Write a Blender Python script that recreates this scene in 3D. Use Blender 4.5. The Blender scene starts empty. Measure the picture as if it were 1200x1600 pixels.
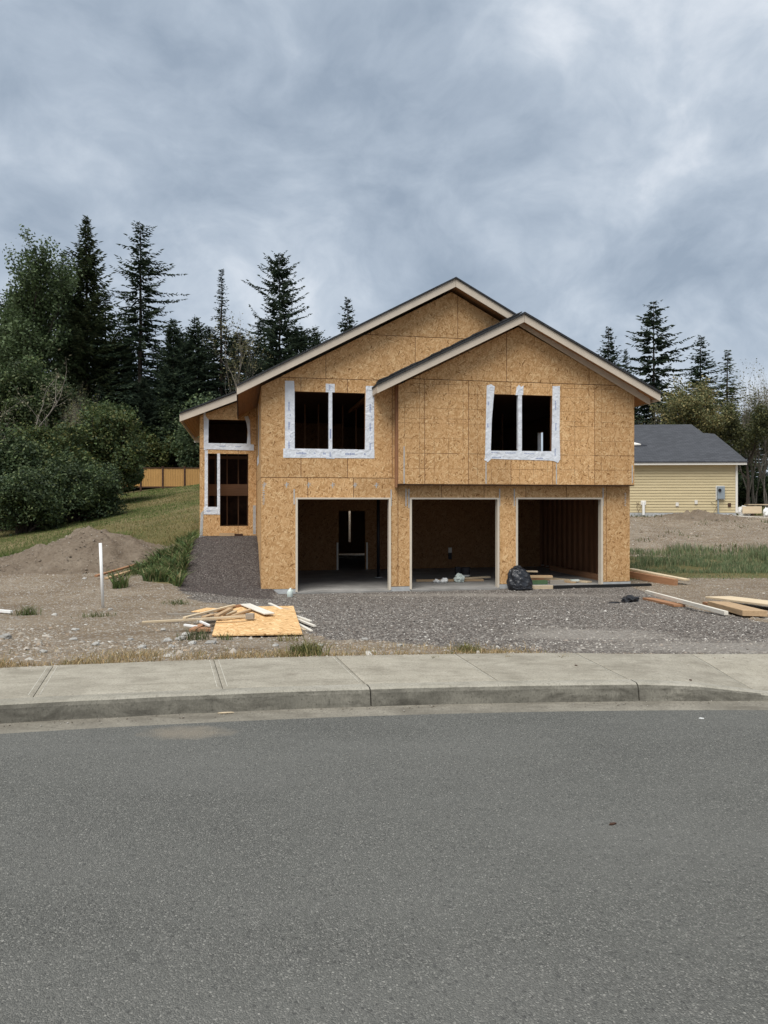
import bpy, bmesh, math, random
import numpy as np
from mathutils import Vector, Matrix
random.seed(7)
rng = np.random.default_rng(7)
scene = bpy.context.scene
R = math.radians

# ------------------------------------------------------------------ camera
cam_d = bpy.data.cameras.new('camera')
cam = bpy.data.objects.new('camera', cam_d)
scene.collection.objects.link(cam)
cam.location = (0, 0, 1.6)
cam.rotation_euler = (R(90), 0, 0)
cam_d.sensor_fit = 'VERTICAL'
cam_d.sensor_height = 36
cam_d.lens = 26
cam_d.shift_y = -15 / 1600
cam_d.clip_start = 0.05
cam_d.clip_end = 6000
scene.camera = cam

# ------------------------------------------------------------------ node helper
class NT:
    def __init__(s, tree): s.t = tree
    def n(s, typ, ins=None, **props):
        nd = s.t.nodes.new(typ)
        for k, v in props.items(): setattr(nd, k, v)
        for k, v in (ins or {}).items():
            if isinstance(v, bpy.types.NodeSocket): s.t.links.new(v, nd.inputs[k])
            else: nd.inputs[k].default_value = v
        return nd
    def math(s, op, a, b=0.0, clamp=False):
        return s.n('ShaderNodeMath', {0: a, 1: b}, operation=op, use_clamp=clamp).outputs[0]
    def mix(s, f, a, b, blend='MIX'):
        nd = s.n('ShaderNodeMix', data_type='RGBA', blend_type=blend)
        for idx, v in ((0, f), (6, a), (7, b)):
            if isinstance(v, bpy.types.NodeSocket): s.t.links.new(v, nd.inputs[idx])
            else: nd.inputs[idx].default_value = v if not isinstance(v, tuple) or len(v) == 4 else (*v, 1)
        return nd.outputs[2]
    def ramp(s, f, stops):
        nd = s.n('ShaderNodeValToRGB', {0: f})
        cr = nd.color_ramp
        while len(cr.elements) < len(stops): cr.elements.new(0.5)
        for e, (p, c) in zip(cr.elements, stops):
            e.position = p
            e.color = (*c, 1) if isinstance(c, tuple) else (c, c, c, 1)
        return nd.outputs[0]
    def noise(s, vec, scale, detail=4, rough=.55, dist=0.0):
        return s.n('ShaderNodeTexNoise', {'Vector': vec, 'Scale': scale, 'Detail': detail, 'Roughness': rough, 'Distortion': dist}).outputs[0]
    def vor(s, vec, scale, feature='F1', out='Distance', rand=1.0):
        return s.n('ShaderNodeTexVoronoi', {'Vector': vec, 'Scale': scale, 'Randomness': rand}, feature=feature).outputs[out]
    def mapping(s, vec, rot=(0, 0, 0), scale=(1, 1, 1), loc=(0, 0, 0)):
        return s.n('ShaderNodeMapping', {'Vector': vec, 'Rotation': rot, 'Scale': scale, 'Location': loc}).outputs[0]

# ------------------------------------------------------------------ world: overcast sky
SUN_EL, SUN_AZ = R(60), R(203)          # soft light through the cloud from behind the camera
world = bpy.data.worlds.new('World')
scene.world = world
world.use_nodes = True
wt = NT(world.node_tree)
world.node_tree.nodes.clear()
tc = wt.n('ShaderNodeTexCoord')
sky = wt.n('ShaderNodeTexSky', sky_type='NISHITA', sun_disc=False, sun_elevation=SUN_EL, sun_rotation=SUN_AZ)
sep = wt.n('ShaderNodeSeparateXYZ', {0: tc.outputs['Generated']})
den = wt.math('ADD', wt.math('ABSOLUTE', sep.outputs[2]), 0.60)
cv = wt.n('ShaderNodeCombineXYZ', {0: wt.math('DIVIDE', sep.outputs[0], den), 1: wt.math('DIVIDE', sep.outputs[1], den), 2: 0.0}).outputs[0]
warp = wt.n('ShaderNodeTexNoise', {'Vector': cv, 'Scale': 3.0, 'Detail': 3}).outputs['Color']
cvw = wt.n('ShaderNodeVectorMath', {0: cv, 1: wt.n('ShaderNodeVectorMath', {0: warp, 'Scale': .22}, operation='SCALE').outputs[0]}, operation='ADD').outputs[0]
n1 = wt.noise(wt.mapping(cvw, loc=(5.1, 1.3, 0)), 3.0, 6, .52)
n2 = wt.noise(wt.mapping(cvw, loc=(9.1, 4.2, 2)), 7.5, 7, .6)
n3 = wt.noise(wt.mapping(cv, loc=(1.7, 8.2, 5)), 1.1, 2, .5)
cl = wt.math('ADD', wt.math('ADD', wt.math('MULTIPLY', n1, .52), wt.math('MULTIPLY', n2, .28)), wt.math('MULTIPLY', n3, .20))
cloud = wt.ramp(cl, [(.40, (1.95, 2.38, 2.95)), (.475, (2.65, 3.10, 3.68)), (.53, (3.35, 3.78, 4.32)), (.61, (4.75, 5.05, 5.45))])
col = wt.mix(.96, sky.outputs[0], cloud)
bg = wt.n('ShaderNodeBackground', {'Color': col, 'Strength': 0.059})
wo = wt.n('ShaderNodeOutputWorld', {'Surface': bg.outputs[0]})

# ------------------------------------------------------------------ sun
sd = bpy.data.lights.new('sun', 'SUN')
sd.energy = 1.5
sd.angle = R(42)
sd.color = (1, .965, .91)
so = bpy.data.objects.new('sun', sd)
scene.collection.objects.link(so)
sun_dir = Vector((math.cos(SUN_EL) * math.sin(SUN_AZ), math.cos(SUN_EL) * math.cos(SUN_AZ), math.sin(SUN_EL)))
so.rotation_euler = sun_dir.to_track_quat('Z', 'Y').to_euler()
so.location = sun_dir * 50
vs = scene.view_settings
vs.view_transform = 'Standard'
vs.look = 'None'
vs.gamma = 1
vs.use_curve_mapping = False
vs.exposure = 1.5
scene.cycles.max_bounces = 4
scene.cycles.use_denoising = True

# ------------------------------------------------------------------ materials
MATS = {}
def newmat(name, rough=.8, spec=.3):
    m = bpy.data.materials.new(name)
    m.use_nodes = True
    m.node_tree.nodes.clear()
    t = NT(m.node_tree)
    b = t.n('ShaderNodeBsdfPrincipled', {'Roughness': rough, 'Specular IOR Level': spec})
    t.n('ShaderNodeOutputMaterial', {'Surface': b.outputs[0]})
    MATS[name] = m
    t.b = b
    t.tc = t.n('ShaderNodeTexCoord')
    t.obj = t.tc.outputs['Object']
    t.link = lambda a, k: m.node_tree.links.new(a, b.inputs[k])
    return t
def bump(t, h, strength=.4, dist=.02):
    t.link(t.n('ShaderNodeBump', {'Height': h, 'Strength': strength, 'Distance': dist}).outputs[0], 'Normal')
def hsvvar(t, c, amt=.12):
    oi = t.n('ShaderNodeObjectInfo').outputs['Random']
    v = t.math('ADD', t.math('MULTIPLY', oi, amt), 1 - amt / 2)
    return t.n('ShaderNodeHueSaturation', {'Color': c, 'Value': v}).outputs[0]
def plain(name, c, rough=.7, var=.15, scale=6, bumps=.15, spec=.3, ovar=.08):
    t = newmat(name, rough, spec)
    n = t.noise(t.obj, scale, 6, .6)
    lo = tuple(x * (1 - var) for x in c); hi = tuple(min(1, x * (1 + var)) for x in c)
    t.link(hsvvar(t, t.ramp(n, [(.3, lo), (.7, hi)]), ovar), 'Base Color')
    if bumps: bump(t, n, bumps, .01)
    return t
def wood(name, c, along='x', rough=.75, ovar=.25):
    t = newmat(name, rough, .2)
    sc = {'x': (1.2, 22, 22), 'z': (22, 22, 1.2), 'y': (22, 1.2, 22)}[along]
    n = t.noise(t.mapping(t.obj, scale=sc), 1.5, 5, .6, .4)
    n2 = t.noise(t.obj, 2.5, 3)
    c1 = t.ramp(n, [(.25, tuple(x * .72 for x in c)), (.5, c), (.75, tuple(min(1, x * 1.18) for x in c))])
    c2 = t.mix(t.math('MULTIPLY', n2, .35), c1, tuple(x * .7 for x in c))
    t.link(hsvvar(t, c2, ovar), 'Base Color')
    bump(t, n, .2, .004)
    return t

def make_osb(name, grid=False, tint=(1, 1, 1), lie=0.0):
    t = newmat(name, .78, .2)
    oi = t.n('ShaderNodeObjectInfo').outputs['Random']
    off = t.n('ShaderNodeCombineXYZ', {0: t.math('MULTIPLY', oi, 37.0), 1: t.math('MULTIPLY', oi, 11.0), 2: t.math('MULTIPLY', oi, 53.0)}).outputs[0]
    ob = t.n('ShaderNodeSeparateXYZ', {0: t.obj})
    flat = t.n('ShaderNodeCombineXYZ', {0: t.math('ADD', ob.outputs[0], ob.outputs[1]), 1: t.math('ADD', ob.outputs[2], t.math('MULTIPLY', ob.outputs[1], lie)), 2: 0.0}).outputs[0]
    base = t.n('ShaderNodeVectorMath', {0: flat, 1: off}, operation='ADD').outputs[0]
    layers = []
    for k, (ang, s) in enumerate(((20, 1.0), (-35, .9), (70, 1.1), (-72, .95))):
        mp = t.mapping(t.mapping(base, rot=(0, 0, R(ang)), loc=(k * 3.1, k * 7.7, 0)), scale=(11 * s, 40 * s, 1))
        v = t.n('ShaderNodeTexVoronoi', {'Vector': mp, 'Scale': 1.0}, voronoi_dimensions='2D')
        sp = t.n('ShaderNodeSeparateColor', {0: v.outputs['Color']})
        layers.append((sp.outputs[0], sp.outputs[1]))
    cur, pri = layers[0]
    for c, p in layers[1:]:
        g = t.math('GREATER_THAN', p, pri)
        cur = t.math('ADD', t.math('MULTIPLY', c, g), t.math('MULTIPLY', cur, t.math('SUBTRACT', 1.0, g)))
        pri = t.math('MAXIMUM', p, pri)
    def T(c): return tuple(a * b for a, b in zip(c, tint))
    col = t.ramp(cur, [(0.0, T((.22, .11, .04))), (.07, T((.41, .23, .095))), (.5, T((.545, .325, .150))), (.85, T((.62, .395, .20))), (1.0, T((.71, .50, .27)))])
    blotch = t.noise(base, 1.3, 4, .6)
    col = t.mix(t.ramp(blotch, [(.35, 0.0), (.75, .18)]), col, T((.42, .225, .082)))
    if grid:
        sx = t.n('ShaderNodeSeparateXYZ', {0: t.obj})
        def line(c, step, o, w):
            fr = t.math('FRACT', t.math('DIVIDE', t.math('ADD', c, o), step))
            return t.math('LESS_THAN', t.math('ABSOLUTE', t.math('SUBTRACT', fr, .5)), w / step)
        a = line(sx.outputs[0], .406, .08, .006)
        b_ = line(sx.outputs[2], .406, .13, .006)
        c_ = line(sx.outputs[2], .93, .33, .006)
        ln = t.math('MAXIMUM', t.math('MAXIMUM', a, b_), c_)
        br = t.ramp(t.noise(t.obj, 2.3, 3), [(.40, 0.12), (.60, .7)])
        col = t.mix(t.math('MULTIPLY', ln, br), col, (.10, .045, .016))
    rain = t.noise(t.mapping(flat, scale=(3.2, .35, 1), loc=(2, 7, 0)), 1.6, 5, .65)
    col = t.mix(t.ramp(rain, [(.54, 0.0), (.78, .22)]), col, T((.27, .155, .068)))
    t.link(hsvvar(t, col, .24), 'Base Color')
    bump(t, cur, .25, .004)
make_osb('osb')
make_osb('osb_lined', True)
make_osb('osb_shaded', tint=(.42, .36, .34))  # same strand board with the indoor shade put into its tint
make_osb('osb_pale', tint=(1.22, 1.28, 1.3), lie=1.0)
wood('lumber', (.47, .325, .19), 'x')
wood('lumber_z', (.21, .105, .055), 'z')
wood('lumber_pale', (.62, .50, .34), 'x')
wood('lumber_white', (.66, .62, .54), 'x', ovar=.1)
wood('lumber_red', (.35, .185, .10), 'x')
wood('lumber_grey', (.28, .25, .21), 'x')
wood('soffit', (.38, .195, .09), 'y', ovar=.12)
wood('fence_wood', (.45, .255, .09), 'z', ovar=.2)
plain('fascia', (.54, .465, .375), .6, .07, 3, .05)
plain('jamb', (.60, .53, .43), .6, .06, 3, .05)
plain('trim_white', (.70, .67, .61), .5, .05, 3, .03)
plain('concrete_stem', (.40, .41, .41), .85, .14, 5, .2)
plain('slab_floor', (.25, .24, .225), .7, .25, 1.6, .1)
plain('galvanised', (.42, .42, .41), .45, .22, 9, .05, .5)
plain('black_metal', (.012, .012, .016), .5, .2, 5, .05)
plain('black_board', (.010, .010, .010), .7, .3, 5, .2)
plain('pvc', (.80, .80, .78), .4, .04, 3, .02, .5)
plain('print_ink', (.27, .31, .46), .7, .2, 30, 0)
plain('white_paper', (.74, .74, .72), .7, .06, 9, .1)
plain('meter_grey', (.25, .29, .32), .5, .06, 3, .03)
plain('bark', (.055, .042, .034), .9, .4, 5, .6)
plain('bark_pale', (.17, .15, .125), .9, .35, 4, .5, ovar=.3)
plain('rock', (.33, .32, .295), .85, .3, 8, .5, ovar=.45)
plain('green_thing', (.06, .11, .05), .6, .2, 6, .1)
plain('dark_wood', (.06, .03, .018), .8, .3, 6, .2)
t = newmat('tape', .45, .4)
nz = t.noise(t.obj, 5, 5, .6)
t.link(t.ramp(nz, [(.3, (.60, .63, .67)), (.7, (.74, .76, .80))]), 'Base Color')
bump(t, t.noise(t.mapping(t.obj, scale=(1, 1, 1)), 7, 4, .55, .9), 1.0, .035)
t = newmat('bag_plastic', .32, .5)
t.link(t.ramp(t.noise(t.obj, 4, 3), [(.3, (.010, .011, .014)), (.7, (.022, .024, .03))]), 'Base Color')
bump(t, t.noise(t.mapping(t.obj, scale=(1, 1, .35)), 11, 5, .6, 1.2), .9, .03)
t = newmat('jug_plastic', .35, .5)
t.link(t.ramp(t.noise(t.obj, 9, 3), [(.3, (.50, .56, .52)), (.7, (.66, .72, .67))]), 'Base Color')
# shingles
def shingles(name, c, ang=0):
    t = newmat(name, .9, .15)
    br = t.n('ShaderNodeTexBrick', {'Vector': t.mapping(t.obj, scale=(1, 1.6, 0)), 'Scale': 1.0, 'Color1': (*[x * .8 for x in c], 1), 'Color2': (*[x * 1.3 for x in c], 1), 'Mortar': (*[x * .45 for x in c], 1), 'Mortar Size': .012, 'Brick Width': .32, 'Row Height': .22})
    n = t.noise(t.obj, 60, 3)
    t.link(t.mix(.35, br.outputs[0], t.ramp(n, [(.3, tuple(x * .6 for x in c)), (.7, tuple(x * 1.5 for x in c))])), 'Base Color')
    bump(t, n, .3, .01)
shingles('shingle_dark', (.035, .036, .038))
shingles('shingle_grey', (.060, .063, .070))
# siding
t = newmat('siding', .65, .25)
n = t.noise(t.mapping(t.obj, scale=(.5, 1, 6)), 2.0, 4)
t.link(t.ramp(n, [(.3, (.50, .415, .25)), (.7, (.57, .475, .29))]), 'Base Color')
# asphalt
t = newmat('asphalt', .92, .08)
big = t.noise(t.obj, .55, 5, .6)
mid = t.noise(t.obj, 9, 4, .6)
v1 = t.n('ShaderNodeTexVoronoi', {'Vector': t.obj, 'Scale': 190.0}, voronoi_dimensions='2D')
sp = t.n('ShaderNodeSeparateColor', {0: v1.outputs['Color']})
base = t.ramp(big, [(.3, (.114, .114, .104)), (.7, (.143, .142, .129))])
base = t.mix(t.ramp(mid, [(.35, 0.0), (.8, .35)]), base, (.088, .089, .084))
agg = t.ramp(sp.outputs[0], [(0, (.035, .036, .033)), (.5, (.118, .118, .108)), (.88, (.185, .182, .165)), (.94, (.30, .29, .26)), (1, (.42, .405, .365))])
c = t.mix(.45, base, agg)
wide = t.noise(t.mapping(t.obj, scale=(.35, 1.0, 1)), .8, 4, .6)
c = t.mix(t.ramp(wide, [(.40, 0.0), (.66, .48)]), c, (.172, .170, .156))
v2 = t.n('ShaderNodeTexVoronoi', {'Vector': t.obj, 'Scale': 46.0}, voronoi_dimensions='2D')
sp2 = t.n('ShaderNodeSeparateColor', {0: v2.outputs['Color']})
chip = t.math('MULTIPLY', t.math('GREATER_THAN', sp2.outputs[0], .955), t.math('LESS_THAN', v2.outputs['Distance'], .19))
c = t.mix(t.math('MULTIPLY', chip, .6), c, (.36, .35, .315))
dk = t.math('MULTIPLY', t.math('LESS_THAN', sp2.outputs[0], .10), t.math('LESS_THAN', v2.outputs['Distance'], .33))
c = t.mix(t.math('MULTIPLY', dk, .35), c, (.035, .035, .036))
# dusty soil washed off the kerb, an oval patch on the left and thin dust along the gutter
sx = t.n('ShaderNodeSeparateXYZ', {0: t.obj})
ex = t.math('DIVIDE', t.math('ADD', sx.outputs[0], 1.37), .36); ey = t.math('DIVIDE', t.math('SUBTRACT', sx.outputs[1], 5.14), .17)
el = t.math('ADD', t.math('MULTIPLY', ex, ex), t.math('MULTIPLY', ey, ey))
el = t.math('ADD', el, t.math('MULTIPLY', t.math('SUBTRACT', t.noise(t.obj, 9, 5, .65), .5), 1.6))
c = t.mix(t.ramp(el, [(.1, .5), (1.0, 0.0)]), c, (.29, .245, .185))
t.link(c, 'Base Color')
bump(t, t.math('ADD', t.math('MULTIPLY', v1.outputs['Distance'], -1.0), t.math('MULTIPLY', mid, .3)), .8, .006)
# concrete of pavement and kerb
def conc(name, a, b_, stain, sc=(.10, .092, .072), lo=.46):
    t = newmat(name, .9, .2)
    n = t.noise(t.obj, 2.2, 8, .68)
    f = t.noise(t.mapping(t.obj, scale=(2.2, 1, 1)), 34, 5, .75)
    c = t.ramp(n, [(.30, a), (.70, b_)])
    c = t.mix(t.ramp(f, [(.35, .42), (.62, 0.0)]), c, tuple(x * .55 for x in a))
    s = t.noise(t.mapping(t.obj, loc=(5, 2, 1), scale=(.7, 1.2, 1.6)), 3.0, 7, .72, .5)
    c = t.mix(t.ramp(s, [(lo, 0.0), (lo + .22, stain)]), c, sc)
    sp = t.n('ShaderNodeTexVoronoi', {'Vector': t.obj, 'Scale': 90.0}).outputs['Color']
    spd = t.n('ShaderNodeSeparateColor', {0: sp}).outputs[0]
    c = t.mix(t.ramp(spd, [(.90, 0.0), (1.0, .5)]), c, tuple(x * .45 for x in a))
    t.link(hsvvar(t, c, .12), 'Base Color')
    bump(t, f, .5, .006)
conc('pavement', (.275, .250, .198), (.405, .373, .305), .58, (.14, .122, .092), .46)
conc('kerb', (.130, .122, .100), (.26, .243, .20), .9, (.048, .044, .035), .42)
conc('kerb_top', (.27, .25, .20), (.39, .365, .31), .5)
conc('gutter_pan', (.175, .16, .13), (.285, .262, .215), .75, (.11, .098, .078), .42)
plain('tool_line', (.42, .40, .34), .9, .35, 14, .1)
# ground
t = newmat('ground', .95, .1)
mk = t.n('ShaderNodeVertexColor', layer_name='mask')
ms = t.n('ShaderNodeSeparateColor', {0: mk.outputs['Color']})
e1 = t.noise(t.obj, 1.6, 6, .65)
e2 = t.noise(t.obj, 14, 5, .7)
edge = t.math('MULTIPLY', t.math('SUBTRACT', t.math('ADD', t.math('MULTIPLY', e1, .6), t.math('MULTIPLY', e2, .4)), .5), 1.5)
gr = t.ramp(t.math('ADD', ms.outputs[0], edge), [(.38, 0.0), (.62, 1.0)])
gs = t.ramp(t.math('ADD', ms.outputs[1], edge), [(.35, 0.0), (.7, 1.0)])
d1 = t.noise(t.obj, .9, 6, .65)
dirt = t.ramp(d1, [(.28, (.145, .108, .073)), (.5, (.218, .172, .120)), (.75, (.315, .262, .195))])
dirt = t.mix(t.ramp(e2, [(.35, .45), (.6, 0.0)]), dirt, (.12, .088, .062))
peb = t.n('ShaderNodeTexVoronoi', {'Vector': t.obj, 'Scale': 24.0}, voronoi_dimensions='2D')
ps = t.n('ShaderNodeSeparateColor', {0: peb.outputs['Color']})
pm = t.math('MULTIPLY', t.math('GREATER_THAN', ps.outputs[0], .72), t.math('LESS_THAN', peb.outputs['Distance'], .42))
dirt = t.mix(pm, dirt, t.ramp(ps.outputs[1], [(0, (.20, .185, .165)), (1, (.45, .43, .39))]))
gv = t.n('ShaderNodeTexVoronoi', {'Vector': t.obj, 'Scale': 34.0}, voronoi_dimensions='2D')
gvs = t.n('ShaderNodeSeparateColor', {0: gv.outputs['Color']})
grav = t.ramp(gvs.outputs[0], [(0, (.050, .043, .038)), (.5, (.125, .109, .096)), (.85, (.205, .184, .162)), (1, (.34, .315, .28))])
grav = t.mix(t.math('MULTIPLY', t.math('SUBTRACT', 1.0, mk.outputs['Alpha']), .6), grav, (.042, .034, .034))
pale = t.ramp(t.math('ADD', ms.outputs[2], edge), [(.35, 0.0), (.75, .75)])
grav = t.mix(pale, grav, t.ramp(gvs.outputs[1], [(0, (.19, .17, .145)), (1, (.34, .315, .28))]))
g1 = t.noise(t.obj, .35, 5, .6)
grass = t.ramp(g1, [(.32, (.085, .090, .032)), (.5, (.150, .130, .058)), (.68, (.225, .180, .095))])
grass = t.mix(t.ramp(e2, [(.4, .4), (.62, 0.0)]), grass, (.055, .050, .022))
c = t.mix(gr, t.mix(gs, dirt, grass), grav)
t.link(c, 'Base Color')
hh = t.math('ADD', t.math('MULTIPLY', e2, .8), t.math('MULTIPLY', gv.outputs['Distance'], -.35))
bump(t, hh, .8, .05)
t = newmat('soil', .95, .1)
s1 = t.noise(t.obj, 1.2, 6, .65); s2 = t.noise(t.obj, 11, 6, .7)
c = t.ramp(s1, [(.3, (.155, .120, .088)), (.7, (.255, .210, .160))])
c = t.mix(t.ramp(s2, [(.35, .5), (.6, 0.0)]), c, (.105, .078, .055))
t.link(c, 'Base Color'); bump(t, s2, 1.0, .08)
# attribute-coloured stuff: stones, grass, leaves
def attr_mat(name, rough=.8, trans=0.0, ovar=0.0, spec=.2):
    t = newmat(name, rough, spec)
    a = t.n('ShaderNodeVertexColor', layer_name='col').outputs['Color']
    if ovar: a = hsvvar(t, a, ovar)
    t.link(a, 'Base Color')
    if trans:
        tr = t.n('ShaderNodeBsdfTranslucent', {'Color': a})
        mx = t.n('ShaderNodeMixShader', {0: trans, 1: t.b.outputs[0], 2: tr.outputs[0]})
        t.n('ShaderNodeOutputMaterial', {'Surface': mx.outputs[0]}).is_active_output = True
attr_mat('stones', .9)
attr_mat('blades', .75, .25)
attr_mat('needles', .8, .12, .35)
attr_mat('leaves', .65, .28, .25, .3)

# ------------------------------------------------------------------ mesh helpers
COL = scene.collection
def link(name, me, mat=None, parent=None):
    o = bpy.data.objects.new(name, me)
    COL.objects.link(o)
    if mat and me is not None: me.materials.append(MATS[mat])
    if parent: o.parent = parent
    return o
def tag(o, label=None, cat=None, group=None, kind=None):
    for k, v in (('label', label), ('category', cat), ('group', group), ('kind', kind)):
        if v: o[k] = v
    return o
def empty(name, loc=(0, 0, 0), rz=0.0):
    o = bpy.data.objects.new(name, None)
    COL.objects.link(o)
    o.location = loc
    o.rotation_euler = (0, 0, rz)
    o.empty_display_size = .2
    return o
class MB:
    def __init__(s): s.v, s.f = [], []
    def add(s, vs, fs):
        o = len(s.v)
        s.v += [tuple(p) for p in vs]
        s.f += [tuple(i + o for i in f) for f in fs]
        return s
    def box(s, x0, x1, y0, y1, z0, z1):
        v = [(x, y, z) for z in (z0, z1) for x, y in ((x0, y0), (x1, y0), (x1, y1), (x0, y1))]
        return s.add(v, [(3, 2, 1, 0), (4, 5, 6, 7), (0, 1, 5, 4), (1, 2, 6, 5), (2, 3, 7, 6), (3, 0, 4, 7)])
    def prism(s, poly, axis, c0, c1):
        def P(p, c): return {'v': (p[0], c, p[1]), 'u': (c, p[0], p[1]), 'z': (p[0], p[1], c)}[axis]
        n = len(poly)
        return s.add([P(p, c0) for p in poly] + [P(p, c1) for p in poly],
                     [tuple(range(n)), tuple(range(2 * n - 1, n - 1, -1))] + [(i, i + n, (i + 1) % n + n, (i + 1) % n) for i in range(n)])
    def obox(s, p0, p1, w, h, up=Vector((0, 0, 1))):       # board from p0 to p1, bottom centre line
        p0, p1 = Vector(p0), Vector(p1)
        d = (p1 - p0).normalized()
        sx = d.cross(up).normalized() * (w / 2)
        uz = sx.cross(d).normalized() * h
        v = []
        for p in (p0, p1): v += [p - sx, p + sx, p + sx + uz, p - sx + uz]
        return s.add(v, [(0, 1, 2, 3), (7, 6, 5, 4), (0, 4, 5, 1), (1, 5, 6, 2), (2, 6, 7, 3), (3, 7, 4, 0)])
    def tube(s, pts, rads, n=7, cap=True):
        pts = [Vector(p) for p in pts]
        o = len(s.v)
        for i, p in enumerate(pts):
            d = (pts[min(i + 1, len(pts) - 1)] - pts[max(i - 1, 0)]).normalized()
            a = d.orthogonal().normalized()
            b = d.cross(a)
            for k in range(n):
                an = 2 * math.pi * k / n
                s.v.append(tuple(p + (a * math.cos(an) + b * math.sin(an)) * rads[i]))
        for i in range(len(pts) - 1):
            for k in range(n):
                s.f.append((o + i * n + k, o + i * n + (k + 1) % n, o + (i + 1) * n + (k + 1) % n, o + (i + 1) * n + k))
        if cap:
            s.f.append(tuple(o + k for k in range(n - 1, -1, -1)))
            s.f.append(tuple(o + (len(pts) - 1) * n + k for k in range(n)))
        return s
    def mesh(s, name, bevel=0.0, smooth=False):
        me = bpy.data.meshes.new(name)
        me.from_pydata(s.v, [], s.f)
        bm = bmesh.new()
        bm.from_mesh(me)
        bmesh.ops.recalc_face_normals(bm, faces=bm.faces)
        if bevel: bmesh.ops.bevel(bm, geom=bm.edges[:], offset=bevel, segments=1, affect='EDGES')
        if smooth:
            for f in bm.faces: f.smooth = True
        bm.to_mesh(me)
        bm.free()
        return me
    def build(s, name, mat, parent=None, **k):
        return link(name, s.mesh(name, **k), mat, parent)
def np_mesh(name, V, F, colors=None, smooth=False):
    V = np.asarray(V, np.float32); F = np.asarray(F, np.int32)
    k = F.shape[1]
    me = bpy.data.meshes.new(name)
    me.vertices.add(len(V)); me.vertices.foreach_set('co', V.ravel())
    me.loops.add(F.size); me.loops.foreach_set('vertex_index', F.ravel())
    me.polygons.add(len(F)); me.polygons.foreach_set('loop_start', np.arange(0, F.size, k, dtype=np.int32))
    if smooth: me.polygons.foreach_set('use_smooth', np.ones(len(F), bool))
    me.update(calc_edges=True)
    if colors is not None:
        a = me.attributes.new('col', 'FLOAT_COLOR', 'POINT')
        a.data.foreach_set('color', np.c_[colors, np.ones(len(colors))].astype(np.float32).ravel())
    return me
def hash2(i, j, seed):
    h = (i * 374761393 + j * 668265263 + seed * 974634711) & 0x7fffffff
    h = ((h ^ (h >> 13)) * 1274126177) & 0x7fffffff
    return ((h ^ (h >> 16)) & 0xffff) / 65535.0
def vnoise(x, y, seed=0):
    x = np.asarray(x, float); y = np.asarray(y, float)
    i = np.floor(x).astype(np.int64); j = np.floor(y).astype(np.int64)
    fx = x - i; fy = y - j
    fx = fx * fx * (3 - 2 * fx); fy = fy * fy * (3 - 2 * fy)
    a = hash2(i, j, seed) * (1 - fx) + hash2(i + 1, j, seed) * fx
    b = hash2(i, j + 1, seed) * (1 - fx) + hash2(i + 1, j + 1, seed) * fx
    return a * (1 - fy) + b * fy
def fbm(x, y, seed=0, o=4):
    s = 0; a = .5
    for k in range(o):
        s = s + a * vnoise(x * 2 ** k, y * 2 ** k, seed + k); a *= .5
    return s
def sstep(a, b, x):
    t = np.clip((np.asarray(x, float) - a) / (b - a), 0, 1)
    return t * t * (3 - 2 * t)

# ------------------------------------------------------------------ layout: house frame, street line, terrain
HA = R(11); CA, SA = math.cos(HA), math.sin(HA)
HX, HY = -3.2126, 19.3255
def to_uv(x, y): return (x - HX) * CA + (y - HY) * SA, -(x - HX) * SA + (y - HY) * CA
def to_xy(u, v): return HX + u * CA - v * SA, HY + u * SA + v * CA
def kerb_y(x):
    x = np.asarray(x, float)
    xc = np.clip(x, -3.6, 2.6)
    sl = .11 - .041 * xc
    return 5.77 + .11 * xc - .0205 * xc * xc + (x - xc) * sl
def kerb_h(x): return np.interp(x, [-50, 2.05, 2.5, 3.3, 7.6, 8.8, 50], [.15, .15, .135, .035, .035, .15, .15])
def skew(x): return np.interp(x, [-50, -2.5, 0, 1, 2, 3, 8], [-.38, -.38, -.36, -.28, -.2, -.08, 0])
WALK = 1.25
def walk_back(x): return kerb_y(np.asarray(x) + .25) + WALK
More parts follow.
